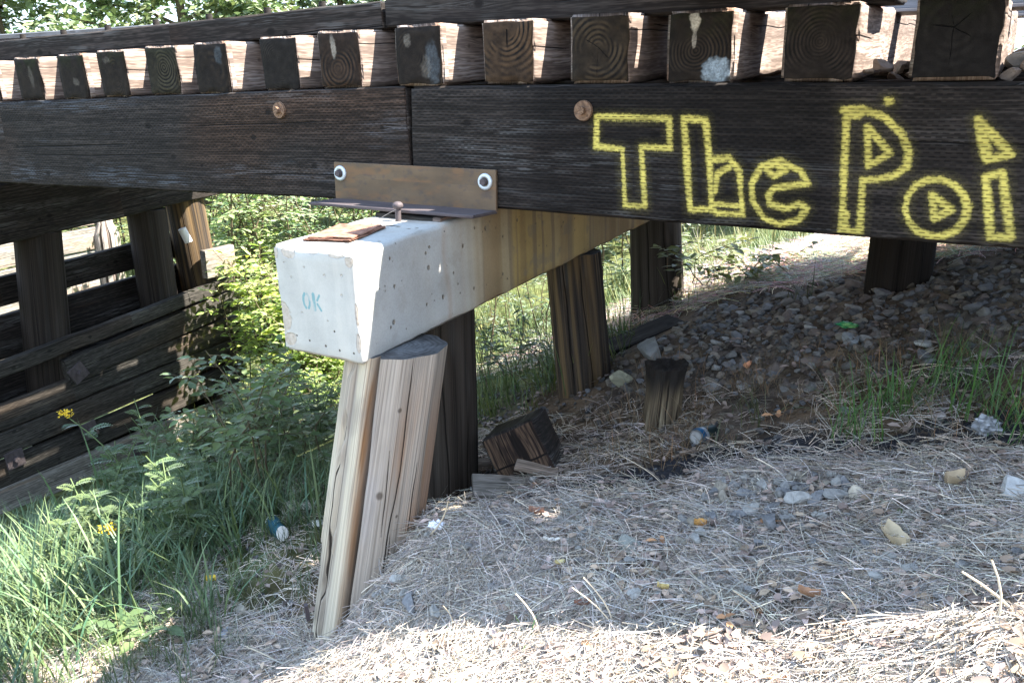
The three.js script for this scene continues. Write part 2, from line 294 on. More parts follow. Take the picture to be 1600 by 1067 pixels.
const texA = wood(1024, 256, 1.6, .4, { ...DARK, seed: 21, knots: 5, cracks: 5 });
const texB = wood(1024, 256, 1.6, .4, { dark: [.013, .011, .01], light: [.055, .048, .042], pale: [.13, .13, .125], weather: .5, seed: 33, knots: 5, cracks: 5 });
const texC = wood(1024, 256, 1.6, .4, { dark: [.11, .082, .066], light: [.36, .285, .235], pale: [.44, .39, .35], weather: .5, seed: 41, knots: 4, cracks: 6 });
const texGrey = wood(1024, 256, 1.6, .4, { dark: [.11, .1, .085], light: [.34, .31, .27], pale: [.45, .43, .4], weather: .6, seed: 52, knots: 5, cracks: 8 });
const texWall = wood(1024, 256, 1.6, .4, { dark: [.022, .02, .017], light: [.11, .1, .085], pale: [.2, .195, .17], weather: .6, seed: 57, knots: 7, cracks: 7 });
for (const t of [texStringerR, texStringerL]) t.map.wrapT = t.bumpMap.wrapT = THREE.ClampToEdgeWrapping;
const mStringR = std(texStringerR, { bumpScale: .006, roughness: .85 }), mStringL = std(texStringerL, { bumpScale: .006, roughness: .85 });
const mDark = std(texA), mBrown = std(texB), mTie = std(texC), mGrey = std(texGrey), mWall = std(texWall);

function endGrain(seed, o = {}) {
  const cx = o.cx ?? .5, cy = o.cy ?? .5, sp = o.sp ?? 34, k = o.k ?? 1, tint = o.tint ?? [.055, .04, .028];
  const rays = o.rays ?? [];
  return paint(256, 256, (u, v) => {
    const wx = u + .03 * (fb2(u * 4 + seed, v * 4, 3) - .5), wy = v + .03 * (fb2(u * 4, v * 4 + seed, 3) - .5), d = Math.hypot((wx - cx) * (o.ax ?? 1), wy - cy), a = Math.atan2(wy - cy, wx - cx);
    const ring = .5 + .5 * Math.sin(d * sp * 6.28 / (1 + d * .5)), g = fb2(u * 9 + seed * 3, v * 9, 4), fine = n2(u * 140 + seed, v * 140);
    const vis = sstep(.35, .7, fb2(u * 2.5 + seed * 7, v * 2.5 + 3, 3)) * (1 - sstep(.25, .62, d) * .7);
    let c = mix3([.02, .018, .017], tint.map((q) => q * 1.5), clamp(.12 + .4 * g * k + vis * (ring - .35) * 1.1 * k)), h = .6 + .14 * ring * vis + .15 * (fine - .5) + .2 * (g - .5);
    for (const [ang, len, w] of rays) { const da = Math.abs(Math.atan2(Math.sin(a - ang), Math.cos(a - ang))) * d, q = (1 - sstep(w * .3, w, da * (1 + 6 * sstep(len * .7, len, d)) + .004 * n2(d * 40, seed))) * (1 - sstep(len * .9, len, d)); c = mix3(c, [.003, .003, .003], q); h -= q * .5; }
    if (o.moss) c = mix3(c, [.035, .045, .012], o.moss * sstep(.55, .95, v + .3 * (g - .5)) * sstep(.35, .6, fb2(u * 5 + seed, v * 5, 3)));
    for (const [px, py, pr, col, st] of o.spots ?? []) { const q = Math.hypot((u - px) / pr[0], (v - py) / pr[1]) + .7 * (fb2(u * 12 + seed, v * 12, 4) - .5); c = mix3(c, col, (1 - sstep(.6, 1.05, q)) * st * (.55 + .6 * n2(u * 60, v * 60))); }
    const mo = .55 + .9 * fb2(u * 14 + seed, v * 14 + 9, 4), kk = (o.lum ?? .36) * mo; return [c[0] * kk, c[1] * kk, c[2] * kk, h];
  }, false);
}
const PALE = [1, .9, .75], BLUE = [.4, .5, .58];

// ---------------------------------------------------------------- deck: ties
const TX = [-2.396, -2.036, -1.726, -1.406, -1.095, -0.726, -0.415, -0.051, 0.300, 0.629, 0.940, 1.273, 1.600];
const sag = (x) => x < 0 ? 0.0248 * x : 0;
const TL = 2.75;
const TIE = [
  ['dark tie end farthest left of the row at the picture edge', { cx: .5, cy: .3, moss: .7, spots: [[.6, .55, [.1, .3], PALE, .12]] }],
  ['second full tie end from the left, small pale knot low on it', { cx: .5, cy: .4, moss: .5, spots: [[.6, .4, [.13, .1], PALE, .15]] }],
  ['third tie end from the left with an oval dark heart', { cx: .6, cy: .42, ax: 1.5, sp: 20, k: 1.3, moss: .4, spots: [[.35, .8, [.14, .08], PALE, .12]] }],
  ['fourth tie end from the left with wide curved rings on its right', { cx: .55, cy: .55, sp: 18, k: 1.4, tint: [.075, .065, .04], moss: .3 }],
  ['fifth tie end from the left with bluish oval ring stain', { cx: .55, cy: .5, sp: 9, spots: [[.75, .75, [.12, .2], BLUE, .22]] }],
  ['sixth tie end from the left, plain dull brown face left of the streaked one', { cx: .5, cy: .5, sp: 30, k: .7, tint: [.06, .05, .04] }],
  ['tie end with a pale streak from its top, left of the timber joint', { cx: .45, cy: .35, sp: 16, tint: [.09, .055, .035], spots: [[.38, .72, [.07, .26], PALE, .5], [.5, .3, [.3, .2], [.12, .075, .05], .4]] }],
  ['broad tie end with patchy grey stains directly below the guard timber joint', { cx: .4, cy: .5, sp: 22, spots: [[.8, .35, [.16, .4], BLUE, .25], [.28, .75, [.09, .12], PALE, .2], [.65, .3, [.12, .2], PALE, .14]] }],
  ['brownish tie end with bold upward arcs of growth rings', { cx: .5, cy: .85, sp: 17, k: 1.9, tint: [.13, .08, .045], rays: [[-1.57, .3, .02]] }],
  ['tie end with rings in its middle and a thin slanting crack', { cx: .47, cy: .52, sp: 17, k: 1.5, tint: [.09, .065, .04], rays: [[2.6, .3, .008], [-.7, .3, .008], [-1.57, .5, .006]] }],
  ['tie end with whitish top scar and light blue patch at lower right', { cx: .45, cy: .45, sp: 24, k: 1.2, moss: .4, spots: [[.42, .86, [.09, .17], [1.1, 1, .8], 1], [.42, .62, [.04, .14], PALE, .6], [.76, .17, [.24, .2], [.8, 1.0, 1.15], .85]] }],
  ['large dark tie end with tight round rings above the painted e', { cx: .5, cy: .52, sp: 26, k: .95, tint: [.06, .045, .035], moss: .35 }],
  ['largest, blackest tie end with a three armed crack, above the painted letter P', { cx: .45, cy: .62, sp: 12, k: .45, tint: [.04, .036, .032], moss: .3, rays: [[3.0, .28, .014], [.75, .26, .014], [-.5, .26, .01], [1.9, .2, .006], [-1.57, .45, .01]] }]];
const tieGeo = [0, 1, 2].map((k) => beam([.2, .2, TL], { axis: 2, r: .009, amp: .006, chip: .024, seed: 5 + k * 9, W: 1.6, H: .4, u0: .3 * k, freq: 9, cell: [.025, .025, .12] }));
function tie(x, k, label, end) {
  const o = mesh('railway_tie', tieGeo[k % 3], [mTie, end]);
  o.position.set(x + .1, sag(x) + .1 + CANT * TL / 2, -TL / 2 + .004 * ((k * 7) % 5 - 2)); o.rotation.x = CANT;
  return tag(o, label, 'railway tie', 'squared ties along the bridge deck');
}
TX.forEach((x, k) => tie(x, k, TIE[k][0], std(endGrain(k * 1.7 + 2, TIE[k][1]), { bumpScale: .006, roughness: .9 })));
{ const e = std(endGrain(44, { k: .7 }), { bumpScale: .006 });
  [-2.76, -3.08, -3.42, -3.75, -4.07, -4.4, -4.72].forEach((x, k) => tie(x, k + 1, ['tie cut off by the left edge of the picture', 'tie beyond the left edge of the picture'][k ? 1 : 0], e));
  [1.92, 2.215, 2.51, 2.80, 3.1, 3.4].forEach((x, k) => tie(x, k, 'tie beyond the right edge of the picture', e)); }
// guard timbers on the tie ends
function guard(x0, x1, y, label, dz, m) {
  const t = thing('guard_timber', label, 'guard timber');
  const L = x1 - x0, g = mesh('timber_body', beam([L, .1, .235], { r: .008, amp: .004, chip: .01, seed: x0 * 5 + 20, W: 1.6, H: .4, freq: 5, u0: dz, oneMat: true }), m, t, [0, 0, 0]);
  t.position.set((x0 + x1) / 2, y, -.14 - .1175 + dz); t.rotation.set(CANT, 0, x1 <= 0 ? .0248 : 0);
  return [t, L];
}
{ const [a, L] = guard(-4.6, -.215, .2505 - .0248 * 2.4 + .012, 'dark weathered guard timber along the deck, left of the joint', 0, mDark);
  const bolt = new THREE.CylinderGeometry(.014, .016, .03, 8);
  for (const x of [-2.6, -2.25, -1.9, -1.55, -1.2, -.85, -.55]) mesh('bolt', bolt, mDark, a, [x + L / 2 + .215, .06, .06]);
  guard(-.195, 1.535, .2625, 'greyer guard timber right of the joint, ending above the painted letter P', .012, mBrown); }

// ---------------------------------------------------------------- stringers
{ const r = mesh('timber_stringer', beam([3.2, SH, .2], { r: .009, amp: .004, chip: .022, W: 3.2, H: SH, seed: 2, spread: 0, freq: 4, front: true, cell: [.04, .05, .06] }), [mDark, mDark, mStringR], scene, [.004 + 1.6, -SH / 2, -.1]);
  tag(r, 'dark incised beam with yellow painted lettering The Poi on its face', 'beam');
  const l = mesh('timber_stringer', beam([4.9, SH, .2], { r: .008, amp: .003, chip: .012, W: 2.56, H: SH, seed: 12, spread: 0, u0: .086, freq: 4, front: true, cell: [.04, .05, .06] }), [mDark, mDark, mStringL], scene);
  l.position.set(-.006 - 2.45, -SH / 2 - 2.45 * .0248, -.1); l.rotation.z = .0248;
  tag(l, 'dark incised beam without paint, left of the vertical joint', 'beam');
  const inner = beam([8.4, SH, .2], { r: .006, W: 1.6, H: .4, oneMat: true });
  for (const [z, n] of [[-.31, 'second'], [-1.75, 'third'], [-2.4, 'last']]) { const o = mesh('timber_stringer', inner, mDark, scene, [-.7, -SH / 2 - .012 - CANT * z - .02, z]); o.rotation.z = .01; tag(o, n + ' beam row behind the painted face under the ties', 'beam'); }
  // washers and bolts on the face
  const wash = new THREE.CylinderGeometry(.03, .032, .008, 20).rotateX(Math.PI / 2), nut = new THREE.CylinderGeometry(.013, .014, .018, 6).rotateX(Math.PI / 2);
  const mRust = std(paint(64, 64, (u, v) => { const g = fb2(u * 8, v * 8, 4); return [...mix3([.08, .05, .035], [.3, .19, .12], g), g]; }), { metalness: .3, roughness: .8 });
  for (const [x, y, lab] of [[-.627, -.088, 'rusty washer and bolt head on the left beam'], [.682, -.079, 'rusty washer and bolt head just left of the painted T']]) {
    const t = thing('washer_bolt', lab, 'bolt', [x, y, 0]); mesh('washer', wash, mRust, t, [0, 0, .006]); mesh('bolt_head', nut, mRust, t, [0, 0, .018]);
  }
}
// ---------------------------------------------------------------- rails
{ const s = new THREE.Shape(), P = [[-.07, 0], [.07, 0], [.07, .012], [.012, .026], [.009, .1], [.034, .115], [.036, .145], [.03, .152], [-.03, .152], [-.036, .145], [-.034, .115], [-.009, .1], [-.012, .026], [-.07, .012]];
  P.forEach((p, k) => k ? s.lineTo(...p) : s.moveTo(...p));
  const g = new THREE.ExtrudeGeometry(s, { depth: 8.6, bevelEnabled: false }).rotateY(Math.PI / 2);
  const m = std(paint(256, 64, (u, v) => { const q = fb2(u * 30, v * 8, 4); return [...mix3([.09, .085, .085], [.24, .23, .23], q), q]; }), { metalness: .6, roughness: .5 });
  for (const [z, n] of [[-.72, 'nearer'], [-2.1, 'farther']]) { const o = mesh('steel_rail', g, m, scene, [-4.9, .203 - CANT * z - .02, z]); o.scale.y = .72; tag(o, 'grey steel rail of the track, ' + n + ' of the two', 'rail'); }
}
// footwalk boards that overhang the deck to the right (they shade the concrete and the bank)
{ const mk = (x0, x1, z0, z1, y, lab, rot) => { const o = mesh('walkway_board', beam([x1 - x0, .045, z1 - z0], { r: .004, W: 1.6, H: .4, oneMat: true, seed: x0 }), mGrey, scene, [(x0 + x1) / 2, y, (z0 + z1) / 2]); o.rotation.y = rot; return tag(o, lab, 'board'); };
  mk(2.005, 4.4, -.11, .37, .31, 'longest walkway board at the far right of the walkway, above the picture', 0); mk(1.16, 2.0, -.03, .41, .31, 'long walkway board over the tie ends, above the picture', 0); mk(1.165, 1.64, .414, .72, .312, 'short board of the refuge platform beside the walkway, above the picture', 0); mk(.55, 1.64, .724, 1.1, .313, 'outermost board of the refuge platform, above the picture', 0); mk(.955, 1.155, -.1, .3, .31, 'narrow walkway board between two others, above the picture', 0); mk(.68, .95, -.03, .28, .31, 'short walkway board at the end of the walkway, above the picture', -.05); }

// ---------------------------------------------------------------- concrete cap
const CAPX = .095, CW = .33, CH = .345, CZ0 = .625, CL = 3.45, CTILT = .066;
{ const holes = []; const r = rngOf(5); for (let i = 0; i < 150; i++) holes.push([r() * CL, r() * CH, .0016 + .0045 * Math.pow(r(), 3)]);
  for (const [a, b, c] of [[.16, .09, .008], [.36, .22, .008], [.57, .25, .007], [.72, .28, .008], [.43, .1, .008], [.18, .2, .006], [.95, .27, .007], [.5, .17, .005]]) holes.push([a, b, c]);
  const side = paint(2048, 224, (u, v) => {
    const x = u * CL, y = v * CH;
    const streak = fb2(x * 9, y * .5, 4), st2 = fb2(x * 26 + 9, y * .8 + 3, 3), g = fb2(x * 5, y * 5, 5), f = n2(x * 300, y * 300), old = sstep(.25, 1.0, x + .25 * (streak - .5));
    let c = mix3([.40, .40, .375], [.38, .29, .145], old);
    c = mix3(c, [.46, .32, .11], old * sstep(.4, .7, fb2(x * 4 + 70, y * 1.2, 3)) * .8);
    c = mix3(c, [.24, .16, .08], sstep(.45, .7, streak) * old * .85);
    c = mix3(c, [.17, .13, .09], sstep(.52, .72, st2) * old * .6);
    c = mix3(c, [.36, .30, .24], Math.exp(-Math.pow((x - .46 - .01 * Math.sin(y * 20)) / .014, 2)) * .7 + .35 * Math.exp(-Math.pow((x - .56) / .01, 2)));
    c = mix3(c, [.4, .38, .34], sstep(.55, .8, st2) * (1 - old) * .35 * sstep(.1, .3, y));
    const k = .68 + .5 * g + .14 * (f - .5); c = c.map((q) => q * k); c = mix3(c, [.2, .17, .12], sstep(.62, .78, fb2(x * 14 + 5, y * 14, 4)) * (.2 + .3 * old));
    let h = .7 + .1 * g;
    for (const [hx, hy, hr] of holes) { const dx = x - hx, dy = y - hy; if (Math.abs(dx) < hr * 2 && Math.abs(dy) < hr * 2) { const q = 1 - sstep(hr * .6, hr * 1.1, Math.hypot(dx, dy * .8) + .001 * f); c = mix3(c, [.17, .14, .1], q * .8); h -= q * .6; } }
    return [c[0], c[1], c[2], h];
  });
  const chips = [[.03, .95, .06, .08], [.22, .95, .1, .06], [.52, .985, .07, .03], [.8, .97, .1, .025], [.05, .32, .1, .17], [.12, .12, .09, .07], [.98, .45, .025, .12], [.02, .6, .02, .25], [.97, .2, .03, .1], [.55, .01, .3, .02], [.95, .93, .05, .05]];
  const O1 = [[.362, .455], [.345, .48], [.338, .52], [.345, .56], [.362, .585]], O2 = [[.395, .585], [.41, .56], [.416, .52], [.41, .48], [.395, .455]], K1 = [[.47, .45], [.47, .59]], K2 = [[.545, .59], [.512, .54]], K3 = [[.51, .505], [.55, .45]];
  const front = paint(512, 512, (u, v) => {
    const g = fb2(u * 5 + 3, v * 5, 5), f = n2(u * 150, v * 150); let c = [.43, .43, .395].map((q) => q * (.8 + .3 * g + .1 * (f - .5))), h = .7 + .05 * g;
    c = mix3(c, [.5, .49, .44], sstep(.5, .75, fb2(u * 9 + 30, v * 1.6, 4)) * .4);
    for (const [px, py, a, b] of chips) { const q = 1 - sstep(.8, 1, Math.hypot((u - px) / a, (v - py) / b) + .6 * (fb2(u * 16, v * 16, 3) - .5)); c = mix3(c, mix3([.30, .255, .2], [.5, .45, .38], fb2(u * 40, v * 40, 2)), q * .92); h -= q * .35; }
    for (const [px, py, pr] of [[.2, .17, .009], [.36, .145, .01], [.56, .12, .012], [.73, .1, .011], [.69, .27, .01], [.9, .1, .01], [.64, .78, .012], [.4, .83, .011], [.22, .72, .01], [.82, .62, .012], [.3, .4, .008], [.62, .36, .008], [.15, .85, .008], [.84, .8, .013]]) { const d = Math.hypot(u - px, v - py), q = 1 - sstep(pr * .7, pr * 1.2, d); c = mix3(c, py < .3 ? [.06, .045, .03] : [.42, .4, .35], q * .85); h -= q * .4; }
    let m = 0; for (const [L, w] of [[O1, .015], [O2, .013], [K1, .02], [K2, .012], [K3, .013]]) m = Math.max(m, 1 - sstep(w * .7, w * 1.15, lineDist(u, v, L)));
    c = mix3(c, [.16, .3, .31], m * (.35 + .6 * sstep(.3, .6, fb2(u * 30, v * 14, 3))));
    return [c[0], c[1], c[2], h];
  }, false);
  const mSide = std(side, { bumpScale: .008, roughness: .8 }), mFront = std(front, { bumpScale: .008, roughness: .75 });
  const g = beam([CW, CH, CL], { axis: 2, r: .013, amp: .003, chip: .012, W: CL, H: CH, seed: 4, spread: 0, freq: 9, cell: [.03, .03, .04], bend: (w) => {} });
  // run the side texture from the near end backwards
  const uv = g.attributes.uv; const n = g.groups[0].count; const seen = new Set(); for (let k = 0; k < n; k++) { const q = g.index.getX(k); if (!seen.has(q)) { seen.add(q); uv.setX(q, 1 - uv.getX(q)); } }
  const o = mesh('concrete_cap', g, [mSide, mFront], scene);
  o.rotation.x = CTILT; o.position.set(CAPX, -.648 + CTILT * (CL / 2), CZ0 - CL / 2);
  tag(o, 'white and stained concrete beam with OK stencilled on its square end', 'concrete beam');
}
// things on the cap
const mSteel = std(paint(512, 128, (u, v) => { const g = fb2(u * 7, v * 3, 5), s = fb2(u * 30, v * 9 + 8, 4); let c = mix3([.085, .062, .042], [.17, .12, .075], g); c = mix3(c, [.07, .06, .06], sstep(.5, .8, s) * .5); c = mix3(c, [.2, .11, .055], sstep(.5, .75, fb2(u * 9 + 20, v * 5, 5)) * .5); return [...c, g]; }), { metalness: .25, roughness: .6, bumpScale: .001 });
const mSteelD = std(paint(256, 64, (u, v) => { const g = fb2(u * 9, v * 5, 5); return [...mix3([.06, .05, .052], [.12, .1, .1], g), g]; }), { metalness: .3, roughness: .65, bumpScale: .001 });
{ const t = thing('angle_bracket', 'rusty steel angle bracket bolted over the joint of the two beams', 'bracket', [.008, -.42, .004]);
  mesh('upright_plate', beam([.72, .145, .012], { r: .002, amp: .0006, W: .72, H: .15, oneMat: true, cell: [.05, .05, .02] }), mSteel, t, [0, .0735, .006]);
  const f = mesh('bottom_plate', beam([.72, .012, .155], { r: .003, amp: .0008, W: .72, H: .2, oneMat: true, cell: [.05, .02, .05] }), mSteelD, t, [0, .004, .0785]);
  const w = new THREE.TorusGeometry(.021, .0075, 8, 28), n = new THREE.CylinderGeometry(.0125, .0135, .022, 6).rotateX(Math.PI / 2);
  const mZinc = new THREE.MeshStandardMaterial({ color: new THREE.Color(.55, .6, .62), metalness: .4, roughness: .5 });
  for (const x of [-.328, .318]) { const q = mesh('washer', w, mZinc, t, [x, .105, .014]); mesh('bolt_head', n, mSteelD, q, [0, 0, .008]); mesh('washer_disc', new THREE.CylinderGeometry(.02, .02, .006, 20).rotateX(Math.PI / 2), mSteel, q, [0, 0, 0]); }
}
{ const t = thing('drift_pin', 'grey steel pin with a round head standing through the bracket plate', 'pin', [.083, -.468, .19]);
  mesh('pin_shaft', new THREE.CylinderGeometry(.0105, .0105, .1, 10), mSteelD, t, [0, .03, 0]);
  mesh('pin_head', new THREE.SphereGeometry(.019, 14, 10).scale(1, .75, 1), mSteelD, t, [0, .075, 0]);
  const b = thing('bearing_timber', 'grey bearing timber of stacked boards under the bracket on the concrete', 'timber block');
  for (const [x0, x1, z0, z1, y, h, k] of [[-.07, .232, -.2, .165, -.451, .022, 1], [-.05, .2, -.2, .15, -.429, .02, 2], [.2, .236, -.2, .155, -.428, .02, 3]]) mesh('board', beam([x1 - x0, h, z1 - z0], { r: .003, amp: .002, chip: .006, axis: 0, W: 1.6, H: .4, seed: k * 3, u0: k * .2, oneMat: true }), k === 1 ? mWall : k === 3 ? mTie : mWall, b, [(x0 + x1) / 2, y, (z0 + z1) / 2]).rotation.x = CTILT;
  const p = thing('rusted_plate', 'flat rusted sheet of metal lying on the white concrete top', 'metal sheet', [.058, -.462, .43]);
  const mPl = std(paint(128, 128, (u, v) => { const g = fb2(u * 10, v * 10, 5); return [...mix3([.1, .04, .025], [.36, .2, .14], g), g]; }), { roughness: .9, bumpScale: .004 });
  for (const [y, s, a] of [[.004, 1, .15], [.011, .93, .22]]) { const o = mesh('sheet', beam([.17 * s, .006, .225 * s], { axis: 2, r: .002, amp: .004, freq: 14, chip: .012, W: .2, H: .2, oneMat: true, cell: [.03, .02, .03], seed: a * 90 }), mPl, p, [0, y, 0]); o.rotation.set(CTILT, a, .02); }
  const wires = thing('loose_wire', 'thin dark wire curling over the concrete beside the pin', 'wire');
  const mW = new THREE.MeshStandardMaterial({ color: new THREE.Color(.05, .05, .055), roughness: .6, metalness: .5 });
  mesh('wire', tube([[-.02, -.455, .36], [.05, -.452, .32], [.11, -.448, .28], [.17, -.452, .24], [.22, -.457, .2], [.262, -.47, .17]], .0016, .0012, 5), mW, wires);
  mesh('wire', tube([[.04, -.457, .33], [.06, -.44, .29], [.075, -.42, .25], [.09, -.402, .2]], .0014, .001, 5), mW, wires);
}

// ---------------------------------------------------------------- piles
function pileTex(seed, o) {
  return paint(1024, 512, (u, v) => {
    const th = u * Math.PI * 2, cx = Math.cos(th), cz = Math.sin(th), y = v;
    const s = fb3(cx * 7 + seed, y * 1.3, cz * 7, 4), f = fb3(cx * 46 + seed, y * 2.2, cz * 46, 2), ff = fb3(cx * 120, y * 5 + seed, cz * 120, 1), m = fb3(cx * 2 + seed, y * 2.5, cz * 2 + 9, 3);
    let c = o.color(th, y, s, f, m, ff), h = .55 + .35 * (f - .5) + .2 * (s - .5);
    for (const q of o.cracks ?? []) { if (y < q.t0 || y > q.t1) continue; const c0 = q.th + q.lean * (y - q.t0) + .12 * (fb2(y * 5 + q.th * 9, 2, 3) - .5), e = Math.min(1, (y - q.t0) / .08, (q.t1 - y) / .08), d = Math.abs(Math.atan2(Math.sin(th - c0), Math.cos(th - c0))), k = 1 - sstep(q.w * e * .5, q.w * e + .004, d); c = mix3(c, [.012, .009, .007], k * .95); h -= .5 * k; }
    for (const [kt, ky, kr] of o.knots ?? []) { const d = Math.hypot(Math.atan2(Math.sin(th - kt), Math.cos(th - kt)) * .15, (y - ky) * .9); const k = 1 - sstep(kr * .5, kr * 1.2, d); c = mix3(c, [.05, .035, .025], k * .75); }
    return [c[0], c[1], c[2], h];
  });
}
const topTex = std(endGrain(71, { lum: .9, tint: [.14, .145, .15], sp: 26, k: .7, spots: [[.6, .5, [.3, .3], [.16, .17, .18], .6], [.3, .6, [.2, .3], [.05, .05, .05], .7]] }), { roughness: .95 });
{ // the pale battered pile
  const G0 = 1.36; // angle of the deep open check
  const groove = (t, th) => { const c0 = G0 - .12 * (1 - t) + .08 * (fb2(t * 4, 5, 3) - .5), d = Math.atan2(Math.sin(th - c0), Math.cos(th - c0)); return d; };
  const pt = pileTex(4, {
    color: (th, y, s, f, m, ff) => {
      const d = groove(y, th), left = sstep(.0, .12, d) * (1 - sstep(1.4, 1.8, d));
      let c = mix3([.215, .175, .135], [.40, .35, .29], clamp(.1 + .9 * f * .7 + .5 * (s - .4)));
      c = mix3(c, [.29, .26, .235], sstep(.45, .65, m) * .6);
      c = mix3(c, [.47, .41, .30], left * (.35 + .5 * sstep(.35, .6, s)));
      c = mix3(c, [.30, .155, .075], sstep(.5, .68, fb2(th * 3.2 + 2, y * .9, 3)) * .6 * (1 - sstep(.7, 1, y)) * sstep(.3, -.5, d));
      c = mix3(c, [.25, .135, .065], Math.exp(-Math.pow((d - .08) / .07, 2)) * (.25 + .75 * sstep(.3, .65, fb2(th * 12, y * 4, 3))));
      c = mix3(c, [.24, .12, .06], Math.exp(-Math.pow((th + .0 - (th > 3 ? 6.28 : 0) - .06) / .12, 2)) * .7 * sstep(.75, .3, y));
      c = mix3(c, [.02, .015, .01], Math.exp(-Math.pow((d + .01) / .028, 2)) * .95);
      c = mix3(c, [.15, .13, .1], sstep(.15, .0, y) * .4);
      const fine = fb3(Math.cos(th) * 70, y * 4, Math.sin(th) * 70, 3), chk = sstep(.6, .72, fb3(Math.cos(th) * 30 + 9, y * 1.6, Math.sin(th) * 30, 2)); c = mix3(c, [.1, .08, .06], chk * .55); c = mix3(c, [.2, .17, .14], sstep(.55, .8, fb2(th * 2 + 7, y * 6, 4)) * .45); return c.map((q) => q * (.62 + .75 * fine + .25 * (ff - .5)));
    },
    cracks: [{ th: .62, lean: -.05, t0: .35, t1: 1.0, w: .014 }, { th: .45, lean: .25, t0: .02, t1: .5, w: .016 }, { th: .95, lean: -.1, t0: .0, t1: .35, w: .014 }, { th: .2, lean: .0, t0: .1, t1: .7, w: .012 }, { th: 1.9, lean: .05, t0: .1, t1: .8, w: .012 }, { th: .8, lean: .0, t0: .5, t1: .75, w: .008 }],
    knots: [[.92, .62, .012], [.75, .86, .007], [.5, .55, .005], [.25, .4, .008]] });
  const rad = (t, th) => { const d = groove(t, th); let r = .167 - .013 * t + .009 * (fb3(Math.cos(th) * 2 + 3, t * 2, Math.sin(th) * 2, 3) - .5);
    r -= .036 * Math.exp(-Math.pow(d / .055, 2)); r += .006 * sstep(.1, .2, d) * (1 - sstep(.8, 1.3, d));
    r += .013 * (sstep(.5, .56, fb2(th * 5 + 1, t * 3.5, 3)) - .5) * sstep(.3, .6, d) * (1 - sstep(1.2, 1.5, d));
    r += .004 * Math.sin(th * 9 + 2 * fb2(th * 2, t, 2)) ; return r; };
  const p = pile([.135, -1.95, .59], [.25, -.803, .425], rad, { nt: 220, ny: 120, topNoise: .006 });
  const t = thing('timber_pile', 'pale leaning pile with a deep open crack, under the white beam end', 'pile', [0, 0, 0]);
  mesh('pile_shaft', p.body, std(pt, { bumpScale: .006, roughness: .9 }), t);
  tag(mesh('cut_top', p.top, topTex, t), 'grey sawn top of the pile');
  const sp = mesh('spike', new THREE.BoxGeometry(.018, .06, .012), mSteelD, t, [.075, -1.665, .735]); sp.rotation.set(.1, -.6, 0);
}
const dk = (warm, k = 1) => ({ color: (th, y, s, f, m, ff) => { let c = mix3([.013, .0105, .0085], [.065, .05, .038], clamp(f * .8 + (s - .5) * .9)); c = mix3(c, warm, sstep(.35, .75, s) * .5); c = mix3(c, [.1, .1, .095], sstep(.58, .75, m) * .2); return c.map((q) => q * k * (.7 + .6 * ff)); }, cracks: [{ th: .8, lean: .1, t0: .2, t1: .95, w: .022 }, { th: .2, lean: -.1, t0: 0, t1: .6, w: .016 }, { th: 1.5, lean: 0, t0: .3, t1: 1, w: .02 }, { th: 2.6, lean: 0, t0: .1, t1: .9, w: .02 }, { th: 5.6, lean: 0, t0: .1, t1: .9, w: .02 }] });
const mPileD = std(pileTex(14, dk([.06, .05, .04])), { bumpScale: .008 }), mPileW = std(pileTex(25, dk([.17, .105, .04], 1.25)), { bumpScale: .01 }), mPileL = std(pileTex(46, dk([.045, .036, .03], .75)), { bumpScale: .008 }), mPileB = std(pileTex(36, dk([.03, .027, .025], .6)), { bumpScale: .008 });
function roundPile(B, T, r0, r1, m, label, seed, o = {}) {
  const p = pile(B, T, (t, th) => mix(r0, r1, t) + .012 * (fb3(Math.cos(th) * 1.8 + seed, t * 2, Math.sin(th) * 1.8, 3) - .5) - (o.grooves ?? .006) * Math.pow(Math.abs(Math.sin(th * 4 + seed + 1.2 * fb2(th, t * 1.5, 2))), 12), { nt: 72, ny: 24 });
  const t = thing('timber_pile', label, 'pile'); mesh('pile_shaft', p.body, m, t); mesh('cut_top', p.top, topTex, t); return t;
}
roundPile([.04, -1.85, -.1], [.03, -.785, -.1], .15, .145, mPileD, 'black upright pile right behind the pale leaning one', 3);
roundPile([.25, -1.6, -1.05], [.15, -.725, -1.03], .135, .132, mPileW, 'brown streaked pile, second behind the leaning one, right of the fallen block', 8, { grooves: .014 });
{ const t = roundPile([.08, -1.6, -2.48], [.02, -.63, -2.42], .18, .155, mPileD, 'dark leaning pile at the far end of the concrete beam', 5);
  const n = mesh('nail', new THREE.CylinderGeometry(.004, .004, .09, 6), mSteel, t, [.16, -.98, -2.32]); }
roundPile([1.49, -1.15, -1.75], [1.49, -.29, -1.75], .145, .14, mPileB, 'short black pile under the painted letters at the right', 11);
{ const o = mesh('cap_beam', beam([.3, .3, 2.4], { axis: 2, r: .01, amp: .004, W: 1.6, H: .4, oneMat: true }), mDark, scene, [1.49, -.2, -1.8]); o.rotation.x = CTILT; tag(o, 'dark timber cap over the short black pile, hidden behind the painted beam', 'timber cap'); }
